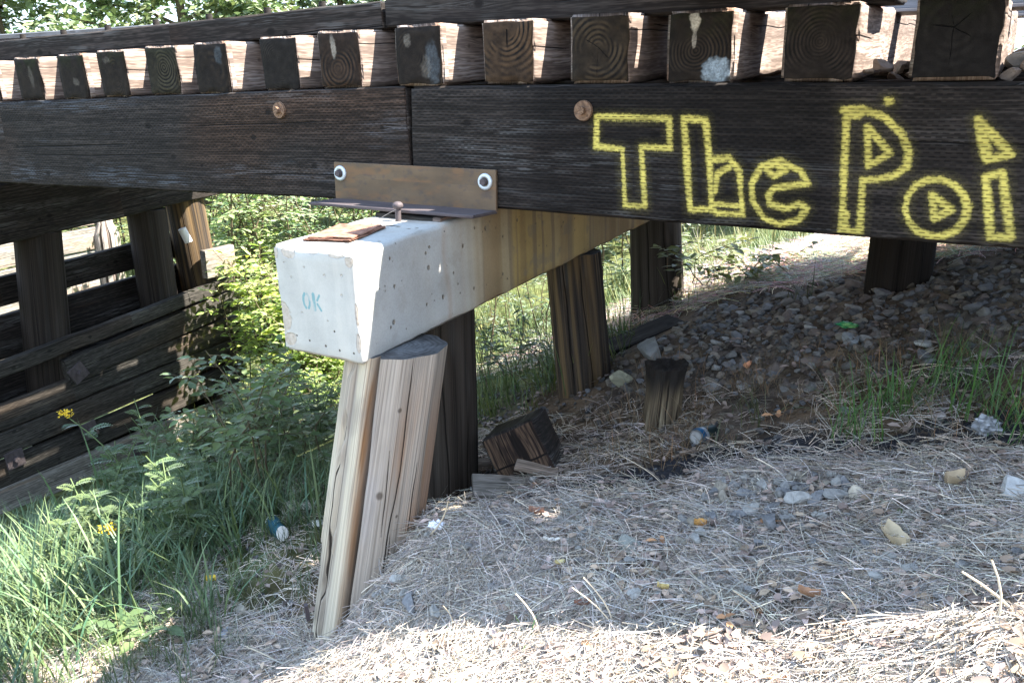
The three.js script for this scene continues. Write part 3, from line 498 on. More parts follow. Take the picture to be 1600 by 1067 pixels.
{ // stump
  const p = pile([.79, -1.5, -.52], [.815, -1.045, -.55], (t, th) => .075 + .022 * (fb3(Math.cos(th) * 2.4 + 4, t * 1.5, Math.sin(th) * 2.4, 3) - .5) * 2 + .02 * (1 - t) * (fb2(th * 2, t, 2)) - .02 * Math.pow(Math.abs(Math.sin(th * 2.5 + 1 + t)), 9) + .014 * Math.pow(Math.abs(t), 12), { nt: 72, ny: 30, topNoise: .05 });
  const m = std(pileTex(51, { color: (th, y, s, f, m2, ff) => { let c = mix3([.035, .026, .018], [.2, .15, .09], clamp(f * .9 + (s - .5) * 1.4)); c = mix3(c, [.35, .29, .19], sstep(.55, .72, s) * .7 * sstep(.9, .6, y)); return mix3(c, [.02, .017, .014], sstep(.7, .95, y + .2 * (m2 - .5))); }, cracks: [{ th: .9, lean: .2, t0: .1, t1: .9, w: .05 }, { th: .4, lean: 0, t0: 0, t1: .7, w: .04 }] }), { bumpScale: .015 });
  const t = thing('rotten_stump', 'short rotten pile stump with a black top standing on the slope', 'stump'); mesh('stump_body', p.body, m, t); mesh('charred_top', p.top, mPileB, t);
}
{ // the fallen tie butt
  const e = std(endGrain(90, { k: .6 }), {}), o = mesh('timber_block', beam([.225, .205, .22], { axis: 2, r: .01, amp: .006, chip: .02, W: 1.6, H: .4, seed: 30, freq: 10, cell: [.03, .03, .03] }), [e, mDark], scene);
  const face = wood(256, 256, .22, .22, { dark: [.02, .013, .01], light: [.16, .1, .06], pale: [.24, .16, .1], weather: .6, seed: 77, knots: 0, cracks: 0, brown: 1, extra: (x, y, d, c) => { const q = sstep(.62, .72, n2(y * 130 + 9, x * 7)) * .9, ln = 1 - sstep(.002, .006, Math.abs(x - .07 - .01 * n2(y * 20, 1))); return mix3(c, [.008, .006, .005], Math.max(q, ln)); } });
  const fm = std(face, { bumpScale: .012 }); fm.map.rotation = Math.PI / 2; fm.map.center.set(.5, .5); fm.bumpMap.rotation = Math.PI / 2; fm.bumpMap.center.set(.5, .5);
  o.material = [mDark, fm];
  o.position.set(.385, -1.345, -.165); o.rotation.set(-.12, .28, .5); tag(o, 'sawn off black timber block tipped against the black pile', 'timber block');
}

// ---------------------------------------------------------------- left bent with its plank wall
{ const X = -4.3;
  const cap = mesh('cap_beam', beam([.34, .42, 4.4], { axis: 2, r: .012, amp: .006, chip: .015, W: 1.6, H: .4, seed: 61 }), [mDark, mDark], scene); cap.rotation.x = .092; cap.position.set(X - .17, -.815, -1.2); tag(cap, 'heavy dark timber cap under the left beam, far end in the sun', 'timber cap');
  const cor = mesh('corbel_timber', beam([.3, .2, 4.2], { axis: 2, r: .01, amp: .006, W: 1.6, H: .4, seed: 64, oneMat: true }), mDark, scene); cor.rotation.x = .085; cor.position.set(X - .22, -.51, -1.2); tag(cor, 'dark filler timber between the left beam and its cap', 'timber cap');
  roundPile([X - .16, -3.3, -1.02], [X - .16, -1.02, -1.18], .17, .165, mPileL, 'dark round pile at the far left behind the planks', 16);
  roundPile([X - .16, -3.3, -2.2], [X - .16, -.95, -2.14], .165, .16, mPileL, 'round pile in the middle of the plank wall, half in sun', 17);
  roundPile([X - .2, -3.3, -2.82], [X - .2, -.88, -2.56], .175, .17, mPileW, 'reddish pile at the right end of the plank wall', 18);
  roundPile([X - .16, -3.3, .3], [X - .16, -1.1, .1], .17, .165, mPileD, 'dark pile of the left bent, beyond the left edge', 19);
  const w = thing('plank_wall', 'weathered wall of long dark planks bolted to the left piles', 'plank wall');
  const plank = (z0, y0t, y0b, z1, y1t, y1b, m, x = X + .03, k = 0, name = 'plank') => {
    const L = Math.hypot(z1 - z0, y1t - y0t), h = ((y0t - y0b) + (y1t - y1b)) / 2, o = mesh(name, beam([.07, h, L], { axis: 2, r: .006, amp: .006, chip: .02, W: 1.6, H: .4, seed: k * 7 + 3, u0: k * .31, v0: k * .23, oneMat: true, freq: 4 }), m, w, [x, ((y0t + y0b) + (y1t + y1b)) / 4, (z0 + z1) / 2]);
    o.rotation.x = Math.atan2(((y1t + y1b) - (y0t + y0b)) / 2, Math.abs(z1 - z0)); return o;
  };
  plank(.5, -2.02, -2.12, -2.8, -1.62, -1.74, mWall, X + .05, 1);
  plank(-1.1, -2.0, -2.2, -2.82, -1.75, -1.96, mWall, X + .045, 2);
  plank(.6, -2.3, -2.48, -2.84, -2.01, -2.2, mWall, X + .04, 3);
  plank(.6, -2.5, -2.68, -2.86, -2.21, -2.40, mWall, X + .045, 4);
  plank(.6, -2.72, -2.9, -2.86, -2.44, -2.66, mWall, X + .04, 5);
  plank(.6, -2.84, -3.05, -2.6, -2.76, -2.99, mGrey, X + .06, 6);
  plank(-2.5, -1.35, -1.6, -2.84, -1.33, -1.6, mGrey, X + .055, 8, 'short_plank');
  for (const [y0, y1, k] of [[-1.24, -1.46, 9], [-1.53, -1.86, 10], [-1.9, -2.2, 11], [-2.28, -2.6, 12], [-2.66, -3.0, 13]]) plank(.5, y0 - .23, y1 - .23, -2.85, y0 + .04, y1 + .04, mDark, X - .36, k, 'back_plank');
  const wg = new THREE.BoxGeometry(.02, .13, .13), bh = new THREE.CylinderGeometry(.02, .022, .04, 6).rotateZ(Math.PI / 2);
  for (const [y, z, r] of [[-2.11, -1.18, .5], [-2.6, -1.2, .2], [-2.62, -.6, .1], [-2.93, -1.62, .1]]) { const q = mesh('square_washer', wg, mSteelD, w, [X + .095, y, z]); q.rotation.x = r; mesh('bolt', bh, mSteelD, q, [.02, 0, 0]); }
  { const e = mesh('white_pipe_end', new THREE.CylinderGeometry(.035, .035, .13, 16).rotateX(.3).rotateZ(.2), new THREE.MeshStandardMaterial({ color: new THREE.Color(.6, .58, .55), roughness: .7 }), scene, [X - .02, -1.2, -2.4]); tag(e, 'short white pipe end between the two right piles', 'pipe'); e.name = 'pipe_end'; }
  // boards of the far wing wall, in full sun
  const f = thing('wing_wall', 'sun bleached board wall seen between the left piles', 'plank wall');
  for (let k = 0; k < 9; k++) { const o = mesh('board', beam([.07, .27, 3.6], { axis: 2, r: .006, amp: .006, W: 1.6, H: .4, oneMat: true, seed: 90 + k, u0: k * .37 }), mGrey, f, [-8.02, -1.52 - k * .3, -2.2]); o.rotation.x = .05; }
  const bp = pile([-8.0, -4.3, -4.12], [-7.95, -1.45, -4.05], (t, th) => .15 + .05 * (fb3(Math.cos(th) * 2, t * 3, Math.sin(th) * 2, 3) - .5) + .06 * (t > .95 ? -1 : 0), { nt: 40, ny: 24, topNoise: .1 });
  const q = thing('broken_post', 'splintered grey post at the end of the sunlit board wall', 'post'); mesh('post_body', bp.body, std(pileTex(61, { color: (th, y, s, f2) => mix3([.1, .07, .055], [.45, .4, .35], clamp(f2 + (s - .5) * 2)), cracks: [{ th: .8, lean: .4, t0: .3, t1: 1, w: .12 }, { th: .2, lean: .2, t0: .5, t1: 1, w: .1 }] }), { bumpScale: .02 }), q); mesh('post_top', bp.top, mGrey, q);
}

// ---------------------------------------------------------------- finding a place on the bank
camera.updateMatrixWorld();
function spot(px, py) {            // the point of the bank seen at a place in the photograph
  const k = Math.tan(THREE.MathUtils.degToRad(44.71 / 2)), d = new THREE.Vector3(((px - 800) / 533.5) * k, ((533.5 - py) / 533.5) * k, -1).applyQuaternion(camera.quaternion), o = camera.position;
  let t = .6; for (; t < 40; t += .01) if (o.y + d.y * t < land(o.x + d.x * t, o.z + d.z * t)) break;
  const x = o.x + d.x * t, z = o.z + d.z * t; return [x, land(x, z), z];
}
const M4 = new THREE.Matrix4(), Q = new THREE.Quaternion(), V = (x, y, z) => new THREE.Vector3(x, y, z);

// ---------------------------------------------------------------- leaves and blades
const leafMat = (o = {}) => new THREE.MeshPhysicalMaterial({ vertexColors: true, roughness: .7, transmission: .5, thickness: 0, side: THREE.DoubleSide, ...o });
const mLeaf = leafMat({ transmission: .56 }), mGrass = leafMat({ transmission: .3, roughness: .6 });
const mStem = std(paint(32, 128, (u, v) => { const g = fb2(u * 6, v * 20, 3); return [...mix3([.05, .04, .025], [.16, .13, .08], g), g]; }));
const mStemG = new THREE.MeshStandardMaterial({ color: new THREE.Color(.09, .13, .045), roughness: .7 });
function leaf(b, p, d, n, L, W, c, full) {
  const s = V().crossVectors(d, n).normalize(), base = b.p.length / 3, put = (a, w, h) => { b.p.push(p.x + d.x * a * L + s.x * w * W + n.x * h * L, p.y + d.y * a * L + s.y * w * W + n.y * h * L, p.z + d.z * a * L + s.z * w * W + n.z * h * L); b.c.push(...c); };
  if (full) {
    put(0, 0, 0); put(.32, -.5, .05); put(.35, 0, -.02); put(.32, .5, .05); put(.7, -.36, .02); put(.72, 0, -.06); put(.7, .36, .02); put(1, 0, -.14);
    for (const [i, j, k] of [[0, 2, 1], [0, 3, 2], [1, 2, 4], [2, 5, 4], [2, 3, 5], [3, 6, 5], [4, 5, 7], [5, 6, 7]]) b.i.push(base + i, base + j, base + k);
  } else { put(0, 0, 0); put(.5, -.5, .06); put(1, 0, -.06); put(.5, .5, .06); b.i.push(base, base + 2, base + 1, base, base + 3, base + 2); }
}
const vary = (c, a = .3, y = .25) => { const k = 1 - a + 2 * a * R(), q = (R() - .3) * y; return [c[0] * k * (1 + q * 1.6), c[1] * k * (1 + q * .3), c[2] * k * (1 - q * .6)]; };
// a leafy bush: stems, twigs, leaves set alternately along the twigs
function bush(name, label, cat, base, o) {
  R = rngOf(o.seed ?? 1);
  const t = thing(name, label, cat, base, o.group), S = [], b = gather(), H = o.h, G = o.spread ?? .5, L = o.leaf ?? .06;
  for (let k = 0; k < (o.stems ?? 5); k++) {
    const az = rnd(6.28), out = G * rnd(.35, 1), hh = H * rnd(.65, 1), pts = [], bx = rnd(-.08, .08) * (o.foot ?? 1), bz = rnd(-.08, .08) * (o.foot ?? 1);
    for (let j = 0; j <= 6; j++) { const q = j / 6; pts.push([bx + Math.cos(az) * out * q * q + .03 * Math.sin(q * 7 + k), hh * q - (o.droop ?? .1) * q * q * H * .5, bz + Math.sin(az) * out * q * q + .03 * Math.cos(q * 6 + k)]); }
    S.push(tube(pts, (o.r ?? .008), (o.r ?? .008) * .35, 5));
    const nt = o.twigs ?? 12;
    for (let m = 0; m < nt; m++) {
      const q = mix(o.from ?? .25, 1, (m + R()) / nt), f = q * 6, i = Math.min(5, f | 0), p0 = V(...pts[i]).lerp(V(...pts[i + 1]), f - i);
      const a2 = rnd(6.28), el = rnd(-.1, .7), tl = (o.twig ?? .3) * rnd(.5, 1.1) * (1.15 - .5 * q), d = V(Math.cos(a2) * Math.cos(el), Math.sin(el), Math.sin(a2) * Math.cos(el));
      const tp = [], nseg = 4; for (let j = 0; j <= nseg; j++) { const s = j / nseg; tp.push([p0.x + d.x * tl * s, p0.y + d.y * tl * s - .25 * tl * s * s * (o.hang ?? .6), p0.z + d.z * tl * s]); }
      S.push(tube(tp, (o.r ?? .008) * .3, .0012, 4));
      const nl = Math.max(3, Math.round(tl / (L * (o.gap ?? .42))));
      for (let j = 1; j <= nl; j++) {
        const s = j / nl, ff = s * nseg, ii = Math.min(nseg - 1, ff | 0), p = V(...tp[ii]).lerp(V(...tp[ii + 1]), ff - ii), side = j % 2 ? 1 : -1;
        const perp = V(-d.z, 0, d.x).normalize().multiplyScalar(side), ld = d.clone().multiplyScalar(j === nl ? 1 : .55).add(perp.multiplyScalar(j === nl ? 0 : 1)).add(V(0, rnd(-.5, .15), 0)).normalize();
        const n = V(rnd(-.45, .45), 1, rnd(-.45, .45)).addScaledVector(ld, -.2).normalize(), l = L * rnd(.6, 1.15);
        leaf(b, p, ld, n, l, l * (o.wide ?? .55), vary(o.color ?? [.06, .12, .025]), o.full !== false);
      }
    }
  }
  mesh('stems', mergeGeometries(S), o.stemMat ?? mStem, t); mesh('foliage', finish(b), o.mat ?? mLeaf, t);
  return t;
}
// a plant with feathered leaves; flowers at the top when asked for
function feather(name, label, cat, base, o) {
  R = rngOf(o.seed ?? 2);
  const t = thing(name, label, cat, base, o.group), S = [], b = gather(), fl = gather();
  for (let k = 0; k < (o.stems ?? 3); k++) {
    const az = o.az ?? rnd(6.28), H = o.h * rnd(.75, 1), out = o.lean ?? .2, pts = [], bx = rnd(-.12, .12) * (o.foot ?? 1), bz = rnd(-.12, .12) * (o.foot ?? 1);
    for (let j = 0; j <= 6; j++) { const q = j / 6; pts.push([bx + Math.cos(az) * out * H * q * q, H * q, bz + Math.sin(az) * out * H * q * q]); }
    S.push(tube(pts, .005, .0025, 5));
    const nf = o.fronds ?? 11;
    for (let m = 0; m < nf; m++) {
      const q = mix(.12, .97, m / nf), f = q * 6, i = f | 0, p0 = V(...pts[i]).lerp(V(...pts[i + 1]), f - i), a = m * 2.4 + rnd(.6), fl2 = (o.frond ?? .17) * rnd(.75, 1.1) * (1.1 - .55 * q), d = V(Math.cos(a), .5, Math.sin(a)).normalize(), per = V(-Math.sin(a), 0, Math.cos(a)), c = vary(o.color ?? [.04, .085, .03], .25);
      for (let j = 1; j <= 9; j++) { const s = j / 9, p = p0.clone().addScaledVector(d, fl2 * s).add(V(0, -.35 * fl2 * s * s, 0)), ll = fl2 * .34 * Math.sin(Math.PI * (.18 + .75 * s)); for (const e of [-1, 1]) leaf(b, p, per.clone().multiplyScalar(e).addScaledVector(d, .5).normalize(), V(rnd(-.3, .3), 1, rnd(-.3, .3)).normalize(), ll, ll * .42, c, false); }
      S.push(tube([[p0.x, p0.y, p0.z], [p0.x + d.x * fl2 * .5, p0.y + d.y * fl2 * .5 - .09 * fl2, p0.z + d.z * fl2 * .5], [p0.x + d.x * fl2, p0.y + d.y * fl2 - .35 * fl2, p0.z + d.z * fl2]], .0016, .0006, 4));
    }
    if (o.flowers && k < o.flowers) { const tp = pts[6]; for (let m = 0; m < 46; m++) { const a = rnd(6.28), r = .034 * Math.sqrt(R()), p = V(tp[0] + Math.cos(a) * r, tp[1] + rnd(-.012, .016), tp[2] + Math.sin(a) * r); for (let e = 0; e < 3; e++) leaf(fl, p, V(rnd(-1, 1), rnd(.1, .9), rnd(-1, 1)).normalize(), V(rnd(-.5, .5), 1, rnd(-.5, .5)).normalize(), .011, .008, vary([.75, .52, .015], .15, .05), false); } }
  }
  mesh('stems', mergeGeometries(S), mStemG, t); mesh('foliage', finish(b), mLeaf, t);
  if (fl.p.length) tag(mesh('flower_head', finish(fl), leafMat({ transmission: .15 }), t), 'clusters of small yellow flowers');
  return t;
}
function blade(b, x, y, z, az, H, W, lean, c, seg = 4, fold = .0) {
  const base = b.p.length / 3, ca = Math.cos(az), sa = Math.sin(az); let px = x, py = y, pz = z, an = lean * .25;
  for (let j = 0; j <= seg; j++) { const q = j / seg, w = W * (q < .3 ? .7 + q : 1) * (1 - q * q) * .5 + .0002; b.p.push(px - sa * w, py, pz + ca * w, px + sa * w, py, pz - ca * w); const k = .75 + .35 * q; b.c.push(c[0] * k, c[1] * k, c[2] * k, c[0] * k, c[1] * k, c[2] * k); an += (lean / seg) * (.5 + q); px += ca * Math.sin(an) * H / seg; pz += sa * Math.sin(an) * H / seg; py += Math.cos(an) * H / seg; }
  for (let j = 0; j < seg; j++) { const k = base + j * 2; b.i.push(k, k + 1, k + 2, k + 1, k + 3, k + 2); }
}
function tuftGeo(seed, n, H, W, lean, c, foot, seg = 4) { R = rngOf(seed); const b = gather(); for (let k = 0; k < n; k++) { const a = rnd(6.28), r = foot * Math.sqrt(R()); blade(b, Math.cos(a) * r, -.01, Math.sin(a) * r, rnd(6.28), H * rnd(.45, 1.1), W * rnd(.7, 1.2), lean * rnd(.3, 1.3), vary(c, .25, .4), seg); } return finish(b); }
function scatter(name, label, cat, geo, mat, n, seed, place) {   // place(i) -> [x, z, scale, tilt, colour] or null
  R = rngOf(seed); const L = []; for (let i = 0, g = 0; L.length < n && g < n * 30; g++) { const q = place(i); if (q) { L.push(q); i++; } }
  const o = new THREE.InstancedMesh(geo, mat, L.length); o.name = numbered(name); o.castShadow = o.receiveShadow = true; const C = new THREE.Color();
  L.forEach(([x, z, s, tilt, c, dy = 0], k) => { const nn = landN(x, z).lerp(V(0, 1, 0), tilt), q = new THREE.Quaternion().setFromUnitVectors(V(0, 1, 0), nn.normalize()).multiply(new THREE.Quaternion().setFromAxisAngle(V(0, 1, 0), rnd(6.283))); M4.compose(V(x, land(x, z) + dy, z), q, Array.isArray(s) ? V(...s) : V(s, s, s)); o.setMatrixAt(k, M4); if (c) o.setColorAt(k, C.setRGB(...c)); });
  scene.add(o); return tag(o, label, cat, null, 'stuff');
}
const P2 = (x0, x1, z0, z1) => [rnd(x0, x1), rnd(z0, z1)];

// ---------------------------------------------------------------- straw, dead leaves, gravel
{ R = rngOf(31); const b = gather();
  for (let k = 0; k < 14; k++) { const az = rnd(6.28), L = rnd(.03, .14), w = rnd(.0007, .0017), c = vary([.44, .415, .38], .45, .2), base = b.p.length / 3, x = rnd(-.07, .07), z = rnd(-.07, .07), y0 = rnd(.001, .016), up = rnd(-.05, .22), cv = rnd(-.5, .5);
    for (let j = 0; j <= 4; j++) { const q = j / 4, a = az + cv * (q - .5); const px = x + Math.cos(a) * L * (q - .5), pz = z + Math.sin(a) * L * (q - .5), py = y0 + up * L * q * q + .004 * Math.sin(q * 3.14); b.p.push(px - Math.sin(a) * w / 2, py + w * .3, pz + Math.cos(a) * w / 2, px + Math.sin(a) * w / 2, py - w * .3, pz - Math.cos(a) * w / 2); b.c.push(...c, ...c); }
    for (let j = 0; j < 4; j++) { const q = base + j * 2; b.i.push(q, q + 1, q + 2, q + 1, q + 3, q + 2); } }
  const g = finish(b), m = new THREE.MeshStandardMaterial({ vertexColors: true, roughness: .8, side: THREE.DoubleSide });
  const sc = (dens) => (i) => { const [x, z] = P2(-1.0, 3.0, -.7, 1.55); if (R() > dens(x, z)) return null; const k = rnd(.35, 1.2), pale = R() < .15 ? 1.5 : 1; return [x, z, rnd(.6, 1.2), .15, [k * pale, k * pale * rnd(.92, 1), k * pale * rnd(.8, 1)], rnd(-.004, .012)]; };
  scatter('straw_litter', 'mat of dry grey straw and grass stems over the bank', 'straw', g, m, 14500, 3, sc((x, z) => clamp(strawness(x, z) + .07 * sstep(-.9, -.3, z) + .04) * (1 - .85 * wetness(x, z)) * (.25 + .75 * sstep(.36, .58, fb2(x * 4 + 30, z * 4, 3)))));
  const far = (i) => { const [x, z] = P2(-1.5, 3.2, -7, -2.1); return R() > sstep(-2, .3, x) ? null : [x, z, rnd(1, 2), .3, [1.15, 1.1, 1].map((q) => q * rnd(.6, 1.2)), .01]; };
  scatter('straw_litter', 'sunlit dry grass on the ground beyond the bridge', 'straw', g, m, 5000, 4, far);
}
const mDry = new THREE.MeshStandardMaterial({ vertexColors: true, roughness: .85, side: THREE.DoubleSide });
{ R = rngOf(8); const b = gather();
  for (let k = 0; k < 3; k++) { const p = V(rnd(-.05, .05), rnd(.006, .02), rnd(-.05, .05)), a = rnd(6.28); leaf(b, p, V(Math.cos(a), rnd(-.1, .35), Math.sin(a)).normalize(), V(rnd(-.6, .6), 1, rnd(-.6, .6)).normalize(), rnd(.03, .06), rnd(.018, .035), vary([.34, .27, .2], .35, .2), true); }
  scatter('leaf_litter', 'dead grey and brown leaves strewn over the bank', 'dead leaves', finish(b), mDry, 3400, 12, (i) => { const [x, z] = P2(-.6, 2.9, -1.2, 1.5); if (R() > clamp(strawness(x, z) * (.35 + .65 * sstep(.7, 1.7, x)) + .12) * (1 - .7 * wetness(x, z))) return null; const k = rnd(.45, 1.3) * (.55 + .45 * strawness(x, z)); return [x, z, rnd(.45, 1.0), .2, R() < .015 ? [1.1, .75, .5] : [k, k * .97, k * rnd(.9, 1.15)], rnd(0, .022)]; });
}
function rockGeo(seed, flat, det = 2) {
  const g = new THREE.IcosahedronGeometry(1, det), p = g.attributes.position, r = rngOf(seed), pl = []; for (let k = 0; k < 11; k++) pl.push([V(r() - .5, r() - .5, r() - .5).normalize(), .38 + .4 * r()]);
  for (let k = 0; k < p.count; k++) { const v = V(p.getX(k), p.getY(k), p.getZ(k)); for (const [n, d] of pl) { const q = v.dot(n); if (q > d) v.addScaledVector(n, d - q); } v.multiplyScalar(1 + .12 * (n3(v.x * 3 + seed, v.y * 3, v.z * 3) - .5)); p.setXYZ(k, v.x, v.y * flat, v.z * (.75 + .25 * flat)); }
  g.computeVertexNormals(); return g;
}
const ROCK = [rockGeo(1, .6), rockGeo(2, .75), rockGeo(3, .5), rockGeo(4, .65), rockGeo(5, .8)];
const rockT = paint(128, 128, (u, v) => { const g = fb2(u * 9, v * 9, 5), f = n2(u * 90, v * 90); const k = .55 + .5 * g + .15 * (f - .5); return [k, k, k, g * .6 + f * .3]; });
const rockM = [[.25, .245, .23], [.2, .2, .2], [.28, .25, .2], [.2, .165, .14], [.36, .35, .32]].map((c) => std(rockT, { color: new THREE.Color(...c), bumpScale: .003, roughness: .95 }));
const rockMI = std(rockT, { color: new THREE.Color(1, 1, 1), bumpScale: .003, roughness: .95 });
{ const col = () => { const q = rnd(.55, 1.25), a = [[.23, .22, .2], [.2, .2, .2], [.27, .23, .18], [.17, .14, .12]][(R() * 4) | 0]; return a.map((v) => v * q * .9); };
  const bed = (i) => { const [x, z] = P2(.3, 3.2, -2.4, -.2); if (R() > gravelness(x, z)) return null; const s = .008 + .026 * Math.pow(R(), 2); return [x, z, [s, s, s], .3, col(), s * .25]; };
  scatter('gravel', 'grey ballast gravel covering the shaded slope under the beam', 'gravel', ROCK[3], rockMI, 3300, 21, bed);
  scatter('gravel', 'small stones lying in the straw and around the piles', 'gravel', ROCK[1], rockMI, 4200, 22, (i) => { const [x, z] = P2(-.7, 2.9, -1.5, 1.4); const s = .005 + .017 * Math.pow(R(), 2); return [x, z, [s, s, s], .3, col().map((v) => v * (.8 + .5 * strawness(x, z))), s * .45 + .004 * R()]; });
  const wet = (i) => { const x = rnd(.45, 2.8), z = crestZ(x) - .15 + rnd(-.1, .08); const s = rnd(.012, .035); return R() > wetness(x, z) ? null : [x, z, [s, s * .7, s], .3, [.03, .03, .034], .003]; };
  scatter('dark_clods', 'blackened wet clods in the hollow behind the straw bank', 'clods', ROCK[4], rockMI, 600, 23, wet);
}
function stone(x, z, s, k, label, group, m, name = 'stone', sink = .25) {
  const o = mesh(name, ROCK[k % 5], m ?? rockM[(k * 7) % 5]); o.scale.set(s, s * rnd(.75, 1.1), s * rnd(.8, 1.1)); o.position.set(x, land(x, z) + s * sink + (sink > .5 ? .02 : 0), z); o.rotation.set(rnd(-.4, .4), rnd(6.28), rnd(-.4, .4)); return tag(o, label, 'stone', group);
}
{ R = rngOf(77);
  for (let k = 0, n = 0; n < 150 && k < 4000; k++) { const [x, z] = P2(.5, 2.5, -2.0, -.45); if (R() > gravelness(x, z)) continue; n++; stone(x, z, rnd(.022, .05) * (R() < .1 ? 1.35 : 1), k, 'angular grey ballast stone among many on the shaded slope under the painted beam', 'ballast stones on the shaded slope', null, 'ballast_stone'); }
  for (const [u, v, s] of [[1130, 800, .035], [1165, 790, .03], [1190, 775, .03], [1215, 770, .025], [1225, 790, .03], [1240, 775, .025], [1150, 825, .03], [1205, 810, .03], [1245, 800, .04], [1275, 800, .035], [1305, 795, .04], [1320, 775, .03], [1200, 835, .045], [1110, 825, .03], [1085, 860, .03], [1070, 830, .03], [1180, 765, .022]]) { const p = spot(u, v); stone(p[0], p[2], s, (u + v) | 0, 'pale grey stone in the loose heap on the straw, right of the middle', 'pale stones heaped in the straw', rockM[[0, 4, 2, 1][(u + v) % 4]], 'stone', .55); }
  for (let k = 0; k < 46; k++) { const p = spot(1075 + 250 * R(), 752 + 110 * R()); stone(p[0], p[2], rnd(.012, .03), k, 'small grey stone among the loose heap on the straw, right of the middle', 'small stones around the loose heap', rockM[[0, 1, 0, 2, 4][k % 5]], 'stone', .75); }
  for (let k = 0; k < 70; k++) { const p = spot(640 + 950 * R(), 760 + 200 * R()); stone(p[0], p[2], rnd(.01, .024), k, 'small stone scattered on the straw bank in the shade', 'small stones scattered on the straw', rockM[[0, 1, 3, 2, 4][k % 5]], 'stone', .75); }
  for (const [u, v, s] of [[605, 938, .03], [625, 925, .035], [632, 945, .025], [590, 945, .02], [640, 965, .04], [680, 975, .03], [615, 955, .024]]) { const p = spot(u, v); stone(p[0], p[2], s, (u * 3 + v) | 0, 'bluish grey stone of the small pile beside the foot of the pale pile', 'stones beside the foot of the pale pile', rockM[[1, 0, 4][(u + v) % 3]], 'stone', .55); }
  for (const [u, v, s, k, m, lab, sq] of [[770, 852, .042, 2, [.66, .62, .52], 'cream white lump of stone lying alone on the straw'], [968, 602, .075, 1, [.42, .4, .27], 'yellowish boulder between the brown pile and the stump'], [930, 597, .06, 2, [.34, .33, .29], 'grey flat boulder beside the brown pile base'], [1015, 560, .1, 0, [.25, .25, .23], 'big grey slab of rock behind the stump'], [700, 812, .055, 2, [.42, .36, .26], 'tan flat stone at the foot of the black pile'], [750, 785, .04, 3, [.5, .46, .37], 'pale stone just right of the black pile'], [820, 790, .03, 4, [.42, .37, .28], 'small tan stone under the wood scraps'], [990, 865, .05, 2, [.26, .27, .24], 'flat grey green stone standing in the straw'], [1445, 548, .055, 2, [.5, .5, .46], 'whitish stone on the ballast slope near the grass'], [1330, 540, .06, 1, [.3, .33, .34], 'blue grey stone right under the green wrapper'], [1350, 790, .05, 2, [.5, .44, .34], 'tan angular stone at the right in the straw'], [1590, 780, .06, 3, [.5, .5, .48], 'pale grey stone at the right edge in the straw'], [1465, 660, .035, 1, [.4, .35, .32], 'pinkish stone at the edge of the black hollow'], [110, 820, .09, 0, [.42, .38, .35], 'pale boulder half hidden in the grass at the far left'], [455, 800, .07, 2, [.5, .45, .36], 'broken pale rock in the weeds left of the pale pile'], [485, 795, .05, 3, [.62, .58, .48], 'cream rock in the weeds next to the pale pile'], [495, 825, .045, 1, [.62, .6, .52], 'white rock touching the left side of the pale pile'], [350, 995, .035, 2, [.36, .38, .42], 'bluish stone in the straw left of the pale pile foot'], [375, 960, .04, 0, [.42, .38, .3], 'tan stone in the sparse grass left of the pale pile foot'], [1230, 480, .05, 3, [.22, .2, .18], 'brown stone at the upper edge of the ballast slope']]) { const p = spot(u, v); stone(p[0], p[2], s, k, lab, null, std(rockT, { color: new THREE.Color(...m), bumpScale: .003, roughness: .95 }), 'stone', .4); }
  // ballast lying between the ties at the right
  for (const [x, y, z, s] of [[1.515, .045, -.16, .04], [1.565, .035, -.1, .03], [1.555, .05, -.24, .035], [1.50, .03, -.05, .022], [1.84, .05, -.12, .05], [1.88, .045, -.06, .04], [1.86, .075, -.24, .055], [1.91, .05, -.18, .045], [1.83, .02, -.04, .03], [1.53, .02, -.32, .04], [1.58, .03, -.4, .04]]) { const o = stone(x, z, s, (x * 100 + z * 50 + 60) | 0, x < 1.7 ? 'ballast stone lying between the last two big ties' : 'ballast stone right of the largest tie at the picture edge', x < 1.7 ? 'ballast between the last two ties' : 'ballast right of the largest tie', rockM[s > .04 ? 0 : 3]); o.position.y = y; }
}

